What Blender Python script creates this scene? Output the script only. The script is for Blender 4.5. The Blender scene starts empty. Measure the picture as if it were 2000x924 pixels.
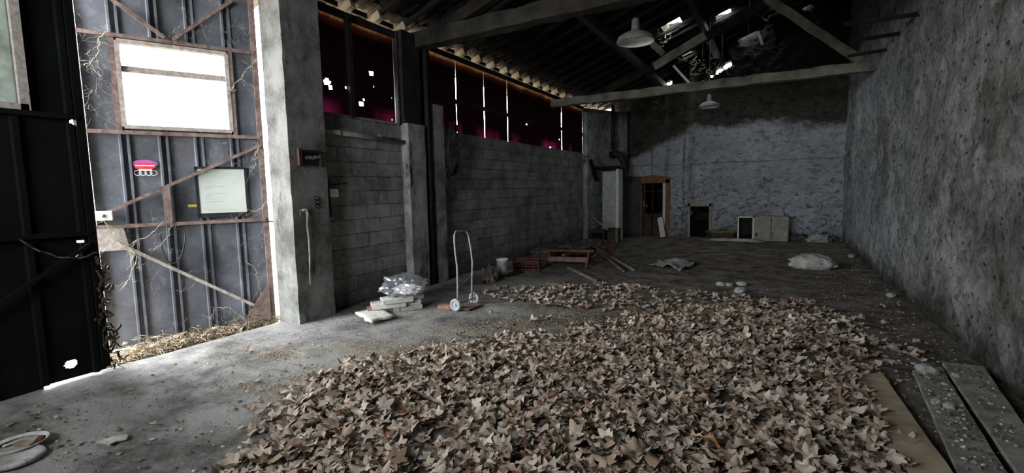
import bpy, bmesh, math, random
import numpy as np
from mathutils import Vector, Matrix, noise
random.seed(7); rng = np.random.default_rng(11)
sc = bpy.context.scene
COL = sc.collection
# ------------------------------------------------------------------ camera
FPX = 920.0; YAW, PITCH, ROLL = [math.radians(a) for a in (-29.387, -5.591, -1.178)]
CF = Vector((math.sin(YAW)*math.cos(PITCH), math.cos(YAW)*math.cos(PITCH), math.sin(PITCH)))
CR = Vector((math.cos(YAW), -math.sin(YAW), 0)); CU = CR.cross(CF)
CR, CU = math.cos(ROLL)*CR+math.sin(ROLL)*CU, -math.sin(ROLL)*CR+math.cos(ROLL)*CU
CC = Vector((0, 0, 1.6))
cam_d = bpy.data.cameras.new('camera'); cam = bpy.data.objects.new('camera', cam_d); COL.objects.link(cam)
cam_d.sensor_width = 36; cam_d.lens = FPX/2000*36; cam_d.clip_start = 0.05; cam_d.clip_end = 300
cam.matrix_world = Matrix(((CR.x, CU.x, -CF.x, CC.x), (CR.y, CU.y, -CF.y, CC.y), (CR.z, CU.z, -CF.z, CC.z), (0, 0, 0, 1)))
sc.camera = cam
# ------------------------------------------------------------------ light and exposure
sc.view_settings.view_transform = 'Standard'; sc.view_settings.look = 'None'
sc.view_settings.gamma = 1.0; sc.view_settings.use_curve_mapping = False
EXPO = 5.05
sc.view_settings.exposure = EXPO
W = bpy.data.worlds.new('overcast_sky'); sc.world = W; W.use_nodes = True
W.node_tree.nodes['Background'].inputs[0].default_value = (0.93, 0.965, 1.0, 1)
W.node_tree.nodes['Background'].inputs[1].default_value = 1.0
def area(name, loc, direction, sx, sy, power, color=(0.9, 0.95, 1), portal=False):
    d = bpy.data.lights.new(name, 'AREA'); d.shape = 'RECTANGLE'; d.size = sx; d.size_y = sy; d.energy = power; d.color = color
    if portal: d.cycles.is_portal = True
    o = bpy.data.objects.new(name, d); COL.objects.link(o); o.location = loc
    o.rotation_euler = Vector(direction).to_track_quat('-Z', 'Y').to_euler()
    return o
area('daylight_gate_gap', (-5.88, 2.03, 2.0), (0.33, 0.95, 0), 1.1, 4.0, 1, portal=True)
area('daylight_gate_window', (-6.05, 3.06, 2.83), (0.9, -0.44, 0), 1.2, 1.2, 1, portal=True)
area('daylight_eave', (-5.42, 9.0, 4.14), (1, 0, 0), 15.0, 0.35, 1, portal=True)
# unseen high opening behind the camera, added to give fill daylight
area('fill_front_opening', (-3.35, -2.45, 3.0), (0, 1, 0), 2.7, 1.4, 1, portal=True)
try:
    sc.cycles.use_denoising = True; sc.cycles.max_bounces = 8; sc.cycles.diffuse_bounces = 5; sc.cycles.transparent_max_bounces = 12
except Exception: pass
# ------------------------------------------------------------------ pixel helpers (2000x924 frame)
def ray(x, y): return CR*((x-1000)/FPX)-CU*((y-462)/FPX)+CF
def onz(x, y, Z=0.0): d = ray(x, y); return CC+d*((Z-CC.z)/d.z)
def onx(x, y, X): d = ray(x, y); return CC+d*((X-CC.x)/d.x)
def ony(x, y, Y): d = ray(x, y); return CC+d*((Y-CC.y)/d.y)
def topx(P):
    q = Vector(P)-CC; z = q.dot(CF); return 1000+FPX*q.dot(CR)/z, 462-FPX*q.dot(CU)/z, z
# ------------------------------------------------------------------ materials
def lin(c): return tuple(c)+(1,) if len(c) == 3 else c
class NT:
    def __init__(s, name):
        s.m = bpy.data.materials.new(name); s.m.use_nodes = True; s.t = s.m.node_tree; s.n = s.t.nodes; s.l = s.t.links
        s.b = s.n['Principled BSDF']; s.out = s.n['Material Output']
        s.tc = s.n.new('ShaderNodeTexCoord'); s.co = s.tc.outputs['Object']
    def mp(s, scale=(1, 1, 1), rot=(0, 0, 0), co=None):
        k = s.n.new('ShaderNodeMapping'); s.l.new(co or s.co, k.inputs[0]); k.inputs['Scale'].default_value = scale; k.inputs['Rotation'].default_value = rot
        return k.outputs[0]
    def noise(s, sc_=5, det=5, ro=.6, co=None, dist=0):
        k = s.n.new('ShaderNodeTexNoise'); k.inputs['Scale'].default_value = sc_; k.inputs['Detail'].default_value = det; k.inputs['Roughness'].default_value = ro; k.inputs['Distortion'].default_value = dist
        s.l.new(co or s.co, k.inputs['Vector']); return k.outputs['Fac']
    def vor(s, sc_=5, co=None, feat='F1', out='Distance'):
        k = s.n.new('ShaderNodeTexVoronoi'); k.feature = feat; k.inputs['Scale'].default_value = sc_; s.l.new(co or s.co, k.inputs['Vector']); return k.outputs[out]
    def ramp(s, f, pts):
        k = s.n.new('ShaderNodeValToRGB'); e = k.color_ramp.elements
        for i, (p, c) in enumerate(pts):
            if i < 2: e[i].position = p; e[i].color = lin(c)
            else: q = e.new(p); q.color = lin(c)
        s.l.new(f, k.inputs[0]); return k.outputs[0]
    def rf(s, f, a, b): return s.ramp(f, [(a, (0, 0, 0)), (b, (1, 1, 1))] if a < b else [(b, (1, 1, 1)), (a, (0, 0, 0))])
    def mix(s, f, a, b, mode='MIX'):
        k = s.n.new('ShaderNodeMixRGB'); k.blend_type = mode
        for i, v in enumerate((f, a, b)):
            if isinstance(v, (int, float)): k.inputs[i].default_value = v if i == 0 else (v, v, v, 1)
            elif isinstance(v, tuple): k.inputs[i].default_value = lin(v)
            else: s.l.new(v, k.inputs[i])
        return k.outputs[0]
    def math(s, op, a, b=0.0, c=0.0):
        k = s.n.new('ShaderNodeMath'); k.operation = op
        for i, v in enumerate((a, b, c)):
            if isinstance(v, (int, float)): k.inputs[i].default_value = v
            else: s.l.new(v, k.inputs[i])
        return k.outputs[0]
    def xyz(s, co=None):
        k = s.n.new('ShaderNodeSeparateXYZ'); s.l.new(co or s.co, k.inputs[0]); return k.outputs
    def comb(s, a, b, c):
        k = s.n.new('ShaderNodeCombineXYZ')
        for i, v in enumerate((a, b, c)):
            if isinstance(v, (int, float)): k.inputs[i].default_value = v
            else: s.l.new(v, k.inputs[i])
        return k.outputs[0]
    def col(s, c):
        if isinstance(c, tuple): s.b.inputs['Base Color'].default_value = lin(c)
        else: s.l.new(c, s.b.inputs['Base Color'])
    def set(s, rough=.9, metal=0, spec=.3):
        if isinstance(rough, (int, float)): s.b.inputs['Roughness'].default_value = rough
        else: s.l.new(rough, s.b.inputs['Roughness'])
        s.b.inputs['Metallic'].default_value = metal; s.b.inputs['Specular IOR Level'].default_value = spec
    def bump(s, h, st=.5, d=.02):
        k = s.n.new('ShaderNodeBump'); k.inputs['Strength'].default_value = st; k.inputs['Distance'].default_value = d
        s.l.new(h, k.inputs['Height']); s.l.new(k.outputs[0], s.b.inputs['Normal'])
M = {}
def simple(name, c1, c2, sc_=8, rough=.85, metal=0, spec=.3, bump=.3, bd=.01, stretch=(1, 1, 1), lo=.35, hi=.65):
    t = NT(name); co = t.mp(stretch); n = t.noise(sc_, 6, .65, co)
    t.col(t.ramp(n, [(lo, c1), (hi, c2)])); t.set(rough, metal, spec)
    if bump: t.bump(t.noise(sc_*3, 5, .6, co), bump, bd)
    M[name] = t.m; return t
simple('dark_timber', (.006, .005, .004), (.022, .018, .014), 3, .95, bump=.6, bd=.02, stretch=(1, 1, 1))
simple('grey_timber', (.13, .12, .10), (.33, .31, .27), 4, .9, bump=.5, stretch=(1, 1, 1))
simple('far_beam', (.08, .075, .06), (.22, .21, .17), 3, .9, bump=.7, bd=.02)
simple('rust_red', (.025, .012, .010), (.055, .028, .023), 14, .8, bump=.3)
simple('pale_timber', (.30, .24, .16), (.42, .35, .25), 6, .8, bump=.3, stretch=(3, .6, 3))
simple('near_beam', (.008, .007, .006), (.04, .036, .028), 3, .95, bump=.8, bd=.02)
simple('old_plank', (.10, .095, .085), (.27, .265, .24), 6, .95, bump=.6, bd=.01)
simple('plank_ply', (.20, .16, .11), (.38, .31, .22), 4, .85, bump=.3, bd=.005)
simple('rafter_wood', (.16, .13, .09), (.36, .32, .24), 6, .9, bump=.4)
simple('rust_brown', (.10, .06, .05), (.23, .17, .15), 12, .7, 0, .4, bump=.3)
simple('pale_frame', (.22, .19, .17), (.42, .38, .34), 20, .7, bump=.3)
simple('black_iron', (.008, .008, .009), (.02, .02, .022), 12, .6, bump=.2)
simple('black_rubber', (.01, .01, .011), (.02, .02, .02), 10, .6, bump=.1)
simple('black_paint', (.0015, .0017, .0017), (.004, .0045, .0045), 2.5, .9, 0, .12, bump=.3)
simple('white_paint', (.55, .55, .52), (.72, .72, .70), 8, .6, bump=.1)
simple('cabinet_paint', (.21, .20, .16), (.33, .32, .265), 7, .7, bump=.15)
simple('grey_metal', (.20, .21, .22), (.33, .34, .35), 12, .45, .6, .5, bump=.1)
simple('enamel_outside', (.10, .11, .10), (.2, .2, .19), 8, .5, bump=.05)
simple('enamel_inside', (.6, .6, .56), (.8, .8, .75), 8, .5, bump=.05)
simple('stone_chip', (.16, .16, .15), (.46, .46, .43), 20, .9, bump=.5)
simple('rubble_dark', (.03, .027, .023), (.12, .10, .085), 8, .95, bump=.8, bd=.03)
simple('orange_paint', (.06, .022, .010), (.17, .065, .025), 10, .7, bump=.2)
simple('yellow_wood', (.10, .075, .035), (.24, .18, .09), 10, .8, bump=.3)
simple('red_plastic', (.07, .015, .010), (.15, .032, .02), 8, .6, bump=.1)
simple('door_wood', (.035, .03, .026), (.085, .075, .065), 5, .85, bump=.4, stretch=(4, 4, .7))
simple('orange_wood', (.10, .05, .02), (.26, .14, .055), 6, .8, bump=.3, stretch=(3, 3, .7))
simple('ochre_cloth', (.10, .08, .035), (.24, .19, .10), 9, .95, bump=.5)
simple('brown_sack', (.03, .022, .015), (.08, .06, .04), 9, .95, bump=.5)
simple('cloth_grey', (.20, .20, .18), (.42, .42, .39), 9, .95, bump=.6, bd=.015)
simple('plaster_block', (.38, .37, .33), (.62, .61, .56), 14, .9, bump=.4)
simple('terracotta', (.18, .09, .06), (.32, .18, .13), 10, .9, bump=.4)
simple('powder_white', (.36, .35, .33), (.56, .54, .50), 6, 1, bump=.6)
simple('truck_paint', (.16, .16, .155), (.30, .30, .29), 12, .5, 0, .5, bump=.1)
simple('wheel_grey', (.22, .23, .235), (.36, .37, .38), 10, .7, bump=.1)
simple('whiteboard', (.46, .50, .46), (.58, .62, .58), 2, .5, bump=.03)
simple('label_yellow', (.5, .40, .08), (.6, .48, .1), 20, .6, bump=0)
simple('sticker_red', (.55, .03, .05), (.65, .06, .08), 20, .5, bump=0)
simple('sticker_purple', (.35, .08, .30), (.5, .14, .42), 20, .5, bump=0)
simple('sticker_white', (.65, .65, .66), (.75, .75, .76), 20, .5, bump=0)
simple('straw', (.20, .16, .10), (.42, .35, .23), 12, .95, bump=0)
simple('web_pale', (.22, .20, .16), (.42, .39, .31), 20, .95, bump=0)
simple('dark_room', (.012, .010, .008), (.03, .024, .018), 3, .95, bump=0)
simple('earth', (.12, .10, .07), (.25, .21, .15), 3, .98, bump=.5)
simple('brush_green', (.03, .07, .015), (.09, .15, .04), 6, .95, bump=0)
simple('faint_ink', (.33, .37, .34), (.38, .42, .39), 8, .6, bump=0)
# roof tiles: clay undersides, plus a near-black indoor copy with shade painted in
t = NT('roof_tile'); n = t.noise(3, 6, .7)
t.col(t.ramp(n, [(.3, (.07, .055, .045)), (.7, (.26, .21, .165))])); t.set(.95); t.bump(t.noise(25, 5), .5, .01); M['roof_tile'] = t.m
t = NT('roof_shade'); t.col(t.ramp(t.noise(3, 6, .7), [(.3, (.003, .0028, .0025)), (.7, (.012, .010, .009))])); t.set(.97); t.bump(t.noise(25, 5), .5, .01); M['roof_shade'] = t.m
# smooth concrete of the pillars
def concrete(name, a, b, stain=(.05, .048, .045), sth=.62):
    t = NT(name); n = t.noise(2.2, 8, .7); c = t.ramp(n, [(.38, a), (.60, b)])
    n2 = t.noise(1.3, 8, .75, t.mp((2.5, 2.5, .7))); c = t.mix(t.rf(n2, sth, sth+.07), c, stain)
    pits = t.vor(38); c = t.mix(t.rf(pits, .10, .05), c, t.mix(1.0, c, .5, 'MULTIPLY'))
    t.col(c); t.set(.92); h = t.math('ADD', t.noise(9, 8, .7), t.math('MULTIPLY', t.noise(60, 3), .3)); t.bump(h, .5, .02); M[name] = t.m
concrete('concrete', (.07, .07, .063), (.19, .19, .18), sth=.57)
concrete('concrete_dark', (.12, .12, .11), (.34, .34, .32), (.04, .038, .035), .56)
# concrete block masonry, courses of 0.2 m, blocks of 0.5 m (object Y along the wall)
t = NT('block_wall'); X, Y, Z = t.xyz(); br = t.n.new('ShaderNodeTexBrick'); wob = t.noise(1.5, 4)
t.l.new(t.comb(t.math('ADD', Y, X), t.math('ADD', Z, t.math('MULTIPLY', t.math('SUBTRACT', wob, .5), .05)), 0), br.inputs['Vector'])
for k, v in (('Scale', 1), ('Mortar Size', .009), ('Mortar Smooth', .6), ('Brick Width', .5), ('Row Height', .205), ('Bias', -.1)): br.inputs[k].default_value = v
br.inputs['Color1'].default_value = (.20, .205, .195, 1); br.inputs['Color2'].default_value = (.46, .47, .44, 1); br.inputs['Mortar'].default_value = (.07, .072, .068, 1)
c = t.mix(.5, br.outputs['Color'], t.ramp(t.noise(2.6, 9, .78), [(.42, (.11, .11, .105)), (.57, (.50, .51, .48))]))
c = t.mix(t.rf(t.noise(9, 7, .8), .60, .68), c, (.40, .41, .38))
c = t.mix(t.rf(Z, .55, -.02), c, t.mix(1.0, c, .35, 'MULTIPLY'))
t.col(c); t.set(.95); t.bump(t.math('ADD', t.math('MULTIPLY', br.outputs['Fac'], -.8), t.math('MULTIPLY', t.noise(16, 9, .78), 1.3)), 1.0, .045); M['block_wall'] = t.m
# rough limewashed stone: back wall
def limestone(name, side):
    t = NT(name); X, Y, Z = t.xyz()
    wash = t.ramp(t.noise(.9, 8, .75), [(.34, (.52, .56, .60)), (.62, (.82, .87, .93))]) if side == 'back' else t.ramp(t.noise(1.1, 9, .78), [(.40, (.19, .185, .165)), (.50, (.38, .38, .355)), (.60, (.62, .62, .59))])
    bare = t.ramp(t.noise(3.2, 8, .75), [(.3, (.045, .042, .036)), (.7, (.15, .145, .125))])
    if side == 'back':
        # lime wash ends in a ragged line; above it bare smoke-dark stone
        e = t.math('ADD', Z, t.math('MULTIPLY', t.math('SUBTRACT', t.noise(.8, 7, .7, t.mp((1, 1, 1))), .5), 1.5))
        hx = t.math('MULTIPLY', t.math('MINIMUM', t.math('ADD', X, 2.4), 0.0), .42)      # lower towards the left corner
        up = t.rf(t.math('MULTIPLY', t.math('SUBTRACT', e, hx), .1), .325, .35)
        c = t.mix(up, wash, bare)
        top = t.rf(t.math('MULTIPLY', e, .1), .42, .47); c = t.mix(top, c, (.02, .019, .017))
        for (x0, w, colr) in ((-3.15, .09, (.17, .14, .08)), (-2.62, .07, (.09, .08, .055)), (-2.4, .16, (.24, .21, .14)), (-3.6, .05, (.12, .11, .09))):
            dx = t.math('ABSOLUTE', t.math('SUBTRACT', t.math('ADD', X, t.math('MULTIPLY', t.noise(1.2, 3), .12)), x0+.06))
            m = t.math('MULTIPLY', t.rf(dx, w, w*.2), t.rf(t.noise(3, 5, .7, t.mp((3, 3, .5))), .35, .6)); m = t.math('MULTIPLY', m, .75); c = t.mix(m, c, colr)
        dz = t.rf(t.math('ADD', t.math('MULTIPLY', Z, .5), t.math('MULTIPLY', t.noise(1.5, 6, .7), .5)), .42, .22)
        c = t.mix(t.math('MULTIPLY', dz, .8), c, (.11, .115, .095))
        pit = t.noise(7, 9, .82, t.mp((1, 1, 1.5))); low = t.ramp(t.math('MULTIPLY', Z, .3), [(.1, (.055, .055, .055)), (.7, (0, 0, 0))])
        c = t.mix(t.rf(t.math('ADD', pit, low), .575, .62), c, t.mix(1.0, c, .22, 'MULTIPLY'))
        c = t.mix(t.rf(t.noise(4.2, 9, .8, t.mp((1, 1, 2))), .54, .59), c, t.mix(1.0, c, .5, 'MULTIPLY'))
    else:
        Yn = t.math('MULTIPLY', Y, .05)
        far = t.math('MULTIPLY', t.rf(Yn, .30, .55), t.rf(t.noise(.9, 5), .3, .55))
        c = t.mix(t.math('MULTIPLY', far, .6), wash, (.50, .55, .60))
        c = t.mix(t.math('MULTIPLY', t.rf(t.noise(1.0, 8, .75, t.mp((1, 1, .55))), .52, .66), .7), c, (.16, .16, .14))
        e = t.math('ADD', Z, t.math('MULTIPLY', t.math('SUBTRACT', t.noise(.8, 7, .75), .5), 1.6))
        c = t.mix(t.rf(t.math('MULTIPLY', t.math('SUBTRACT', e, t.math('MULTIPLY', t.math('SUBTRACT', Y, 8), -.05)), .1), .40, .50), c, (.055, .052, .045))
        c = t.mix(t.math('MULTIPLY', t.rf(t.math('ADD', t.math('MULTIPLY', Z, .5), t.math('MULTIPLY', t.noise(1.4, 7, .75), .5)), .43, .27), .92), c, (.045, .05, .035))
        c = t.mix(t.rf(t.noise(9, 9, .75, t.mp((1, 1, .7))), .55, .60), c, t.mix(1.0, c, .42, 'MULTIPLY'))
        c = t.mix(t.rf(t.noise(3.0, 9, .74, t.mp((1, 1.1, .8))), .48, .58), c, t.mix(1.0, c, .66, 'MULTIPLY'))
    sp = t.vor(7, t.mp((1, 1, 1.3), co=t.mix(.12, t.co, t.n['Noise Texture'].outputs['Color'], 'ADD'))); c = t.mix(t.math('MULTIPLY', t.rf(sp, .20, .10), .9 if side == 'right' else .35), c, (.02, .02, .018))
    t.col(c); t.set(.97, 0, .15)
    st = t.vor(5.5, t.mp((1, 1, 1.8)), 'SMOOTH_F1')
    h = t.math('ADD', t.math('MULTIPLY', st, -.7 if side == 'back' else -.3), t.math('MULTIPLY', t.noise(13, 9, .7), 1.0))
    t.bump(h, 1.0, .20 if side == 'back' else .12); M[name] = t.m
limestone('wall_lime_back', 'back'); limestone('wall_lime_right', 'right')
# floor: dusty concrete by the gate, damp brown earth elsewhere
t = NT('floor_dust'); X, Y, Z = t.xyz()
dust = t.ramp(t.noise(1.2, 9, .72), [(.40, (.12, .115, .105)), (.55, (.38, .37, .35))])
soil = t.ramp(t.noise(2.6, 9, .78), [(.40, (.06, .05, .04)), (.60, (.28, .25, .21))])
m = t.math('ADD', t.math('MULTIPLY', X, .22), t.math('ADD', t.math('MULTIPLY', Y, .055), t.math('MULTIPLY', t.noise(.7, 6, .7), .9)))   # more earth towards the far right
c = t.mix(t.rf(m, -.25, .25), dust, soil)
c = t.mix(t.rf(t.noise(.55, 5, .6, t.mp((1, 2, 1))), .60, .72), c, t.mix(1.0, c, .62, 'MULTIPLY'))
c = t.mix(t.math('MULTIPLY', t.rf(t.noise(26, 6, .8), .63, .70), .6), c, (.40, .38, .34))
c = t.mix(t.rf(t.noise(17, 7, .8), .40, .33), c, t.mix(1.0, c, .45, 'MULTIPLY'))
t.col(c); t.set(.93, 0, .25); t.bump(t.math('ADD', t.noise(4, 9, .78), t.math('MULTIPLY', t.noise(30, 7, .8), .5)), 1.0, .07); M['floor_dust'] = t.m
# dented black gate sheet
t = NT('gate_sheet'); d = t.noise(1.6, 7, .7); c = t.ramp(d, [(.35, (.045, .05, .06)), (.65, (.15, .16, .185))])
c = t.mix(t.rf(t.noise(5, 8, .8), .56, .72), c, (.26, .27, .285)); c = t.mix(t.math('MULTIPLY', t.rf(t.noise(2.1, 6, .7), .66, .74), .8), c, (.10, .05, .035))
t.col(c); t.set(t.ramp(t.noise(3, 6), [(.3, (.33, .33, .33)), (.7, (.55, .55, .55))]), 0, .6); t.bump(t.math('ADD', t.noise(2.0, 4, .5), t.math('MULTIPLY', t.noise(30, 4), .05)), .55, .06); M['gate_sheet'] = t.m
# translucent corrugated plastic, dark with soot; the lit cream top is painted into the colour
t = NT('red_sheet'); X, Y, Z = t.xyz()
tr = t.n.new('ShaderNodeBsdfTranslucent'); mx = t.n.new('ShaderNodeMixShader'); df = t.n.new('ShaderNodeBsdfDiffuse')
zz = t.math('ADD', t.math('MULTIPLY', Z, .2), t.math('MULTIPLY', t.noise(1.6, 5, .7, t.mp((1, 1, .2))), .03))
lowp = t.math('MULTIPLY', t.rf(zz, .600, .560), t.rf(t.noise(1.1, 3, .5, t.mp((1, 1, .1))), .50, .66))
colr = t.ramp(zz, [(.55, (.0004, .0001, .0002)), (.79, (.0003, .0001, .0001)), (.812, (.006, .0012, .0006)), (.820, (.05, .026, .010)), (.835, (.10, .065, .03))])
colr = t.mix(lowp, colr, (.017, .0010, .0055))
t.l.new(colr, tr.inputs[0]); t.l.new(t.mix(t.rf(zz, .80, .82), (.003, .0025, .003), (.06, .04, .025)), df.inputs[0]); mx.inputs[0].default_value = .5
t.l.new(df.outputs[0], mx.inputs[1]); t.l.new(tr.outputs[0], mx.inputs[2]); t.l.new(mx.outputs[0], t.out.inputs[0]); M['red_sheet'] = t.m
def pane(name, tint, trans, dirt=.35):
    t = NT(name); a = t.n.new('ShaderNodeBsdfTransparent'); b = t.n.new('ShaderNodeBsdfTranslucent'); mx = t.n.new('ShaderNodeMixShader')
    n = t.ramp(t.noise(6, 6, .7), [(.35, tuple(v*trans for v in tint)), (.7, tuple(v*trans*(1-dirt) for v in tint))])
    t.l.new(n, a.inputs[0]); t.l.new(n, b.inputs[0]); mx.inputs[0].default_value = .5
    t.l.new(a.outputs[0], mx.inputs[1]); t.l.new(b.outputs[0], mx.inputs[2]); t.l.new(mx.outputs[0], t.out.inputs[0]); M[name] = t.m
pane('gate_pane', (1, 1, .97), .55, .15); pane('dirty_pane', (.93, 1, .92), .15, .35)
t = NT('plastic_film'); a = t.n.new('ShaderNodeBsdfTransparent'); g = t.n.new('ShaderNodeBsdfGlossy'); g.inputs['Roughness'].default_value = .25
dfu = t.n.new('ShaderNodeBsdfTranslucent'); dd = t.n.new('ShaderNodeBsdfDiffuse'); dd.inputs[0].default_value = (.32, .33, .37, 1); dfu.inputs[0].default_value = (.4, .4, .45, 1)
m1 = t.n.new('ShaderNodeMixShader'); m2 = t.n.new('ShaderNodeMixShader'); m3 = t.n.new('ShaderNodeMixShader'); m1.inputs[0].default_value = .35; m2.inputs[0].default_value = .5; m3.inputs[0].default_value = .15
t.l.new(dd.outputs[0], m2.inputs[1]); t.l.new(dfu.outputs[0], m2.inputs[2]); t.l.new(a.outputs[0], m1.inputs[1]); t.l.new(m2.outputs[0], m1.inputs[2]); t.l.new(m1.outputs[0], m3.inputs[1]); t.l.new(g.outputs[0], m3.inputs[2]); t.l.new(m3.outputs[0], t.out.inputs[0]); M['plastic_film'] = t.m
# things with a random tone per piece
def pieces(name, stops, rough=.9, transl=0.0):
    t = NT(name); gi = t.n.new('ShaderNodeNewGeometry'); oi = t.n.new('ShaderNodeObjectInfo')
    r = t.math('FRACT', t.math('ADD', gi.outputs['Random Per Island'], t.math('MULTIPLY', oi.outputs['Random'], 7.31)))
    c = t.ramp(r, stops); c = t.mix(t.rf(t.noise(14, 4), .3, .75), t.mix(1.0, c, .66, 'MULTIPLY'), c)
    t.col(c); t.set(rough, 0, .2); t.bump(t.noise(45, 4), .3, .004)
    M[name] = t.m
pieces('leaf_brown', [(0, (.16, .10, .065)), (.10, (.34, .25, .18)), (.35, (.42, .33, .255)), (.65, (.50, .415, .335)), (.85, (.38, .335, .285)), (.93, (.62, .56, .47)), (1, (.25, .12, .06))])
pieces('leaf_orange', [(0, (.45, .25, .12)), (1, (.45, .25, .12))])
pieces('chips', [(0, (.05, .04, .03)), (.5, (.16, .13, .10)), (.8, (.30, .27, .23)), (1, (.60, .58, .54))])
pieces('seed_fluff', [(0, (.24, .18, .10)), (.6, (.38, .30, .18)), (1, (.50, .42, .28))])
# ------------------------------------------------------------------ geometry helpers
class MB:
    def __init__(s): s.v = []; s.f = []
    def add(s, vs, fs):
        o = len(s.v); s.v += [tuple(v) for v in vs]; s.f += [tuple(i+o for i in f) for f in fs]; return s
    def box(s, c, size, R=None, taper=1.0):
        c = Vector(c); h = [q/2 for q in size]; vs = []
        for z in (-1, 1):
            k = taper if z > 0 else 1
            for x, y in ((-1, -1), (1, -1), (1, 1), (-1, 1)):
                p = Vector((x*h[0]*k, y*h[1]*k, z*h[2])); vs.append(c+(R @ p if R else p))
        return s.add(vs, [(0, 3, 2, 1), (4, 5, 6, 7), (0, 1, 5, 4), (1, 2, 6, 5), (2, 3, 7, 6), (3, 0, 4, 7)])
    def bb(s, x0, x1, y0, y1, z0, z1): return s.box(((x0+x1)/2, (y0+y1)/2, (z0+z1)/2), (x1-x0, y1-y0, z1-z0))
    def rbox(s, c, size, R=None, step=.15, amp=.01, freq=2.5, seed=0):
        # box with gridded faces and a noise-worn surface
        c = Vector(c); n = [max(1, min(90, int(q/step))) for q in size]; seen = {}; off = Vector((seed*3.7, seed*1.3, seed*2.1))
        def V(i, j, k):
            key = (i, j, k)
            if key not in seen:
                p = Vector(((i/n[0]-.5)*size[0], (j/n[1]-.5)*size[1], (k/n[2]-.5)*size[2])); w = c+(R @ p if R else p)
                nv = noise.noise_vector(w*freq+off)+noise.noise_vector(w*freq*3+off)*.5
                seen[key] = len(s.v); s.v.append(tuple(w+nv*amp))
            return seen[key]
        for a in range(n[0]):
            for b in range(n[1]):
                s.f.append((V(a, b, 0), V(a, b+1, 0), V(a+1, b+1, 0), V(a+1, b, 0))); s.f.append((V(a, b, n[2]), V(a+1, b, n[2]), V(a+1, b+1, n[2]), V(a, b+1, n[2])))
        for a in range(n[0]):
            for b in range(n[2]):
                s.f.append((V(a, 0, b), V(a+1, 0, b), V(a+1, 0, b+1), V(a, 0, b+1))); s.f.append((V(a, n[1], b), V(a, n[1], b+1), V(a+1, n[1], b+1), V(a+1, n[1], b)))
        for a in range(n[1]):
            for b in range(n[2]):
                s.f.append((V(0, a, b), V(0, a, b+1), V(0, a+1, b+1), V(0, a+1, b))); s.f.append((V(n[0], a, b), V(n[0], a+1, b), V(n[0], a+1, b+1), V(n[0], a, b+1)))
        return s
    def tube(s, pts, r, n=8, cap=True):
        pts = [Vector(p) for p in pts]; rr = r if isinstance(r, (list, tuple)) else [r]*len(pts); o = len(s.v); prev = None
        for i, p in enumerate(pts):
            d = (pts[min(i+1, len(pts)-1)]-pts[max(i-1, 0)]).normalized()
            if prev is None: a = d.orthogonal().normalized()
            else: a = (prev-d*prev.dot(d)).normalized()
            prev = a; b = d.cross(a)
            for k in range(n):
                t_ = 2*math.pi*k/n; s.v.append(tuple(p+(a*math.cos(t_)+b*math.sin(t_))*rr[i]))
        for i in range(len(pts)-1):
            for k in range(n): s.f.append((o+i*n+k, o+i*n+(k+1) % n, o+(i+1)*n+(k+1) % n, o+(i+1)*n+k))
        if cap: s.f.append(tuple(o+k for k in reversed(range(n)))); s.f.append(tuple(o+(len(pts)-1)*n+k for k in range(n)))
        return s
    def lathe(s, c, prof, n=24, R=None):
        c = Vector(c); o = len(s.v)
        for (r, z) in prof:
            for k in range(n):
                a = 2*math.pi*k/n; p = Vector((r*math.cos(a), r*math.sin(a), z)); s.v.append(tuple(c+(R @ p if R else p)))
        for i in range(len(prof)-1):
            for k in range(n): s.f.append((o+i*n+k, o+i*n+(k+1) % n, o+(i+1)*n+(k+1) % n, o+(i+1)*n+k))
        return s
    def bar(s, a, b, w, h, up=(0, 0, 1)):
        a = Vector(a); b = Vector(b); d = (b-a); L = d.length; d.normalize(); x = Vector(up).cross(d)
        if x.length < 1e-4: x = d.orthogonal()
        x.normalize(); z = d.cross(x); R = Matrix((x, d, z)).transposed()
        return s.box((a+b)/2, (w, L, h), R)
    def build(s, name, mat, parent=None, smooth=False, bevel=0, origin=None):
        me = bpy.data.meshes.new(name)
        vs = s.v
        if origin is not None: o_ = Vector(origin); vs = [(v[0]-o_.x, v[1]-o_.y, v[2]-o_.z) for v in vs]
        me.from_pydata(vs, [], s.f); me.update()
        ob = bpy.data.objects.new(name, me); COL.objects.link(ob)
        if origin is not None: ob.location = origin
        me.materials.append(M[mat] if isinstance(mat, str) else mat)
        if smooth: me.polygons.foreach_set('use_smooth', [True]*len(me.polygons))
        if parent is not None:
            ob.parent = parent
            if origin is None: ob.matrix_parent_inverse = Matrix.Translation(-Vector(parent.location))
        if bevel:
            bv = ob.modifiers.new('bevel', 'BEVEL'); bv.width = bevel; bv.segments = 2; bv.limit_method = 'ANGLE'
        return ob
def tag(o, label=None, cat=None, group=None, kind=None):
    if label: o['label'] = label
    if cat: o['category'] = cat
    if group: o['group'] = group
    if kind: o['kind'] = kind
    return o
def empty(name, loc, label, cat, group=None):
    o = bpy.data.objects.new(name, None); COL.objects.link(o); o.location = loc; o.empty_display_size = .1
    return tag(o, label, cat, group)
def struct(o): o['kind'] = 'structure'; return o
def RZ(a): return Matrix.Rotation(a, 3, 'Z')
def fbm(p, f=1.0, o=4): return noise.fractal(Vector(p)*f, 1.0, 2.0, o)
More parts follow.
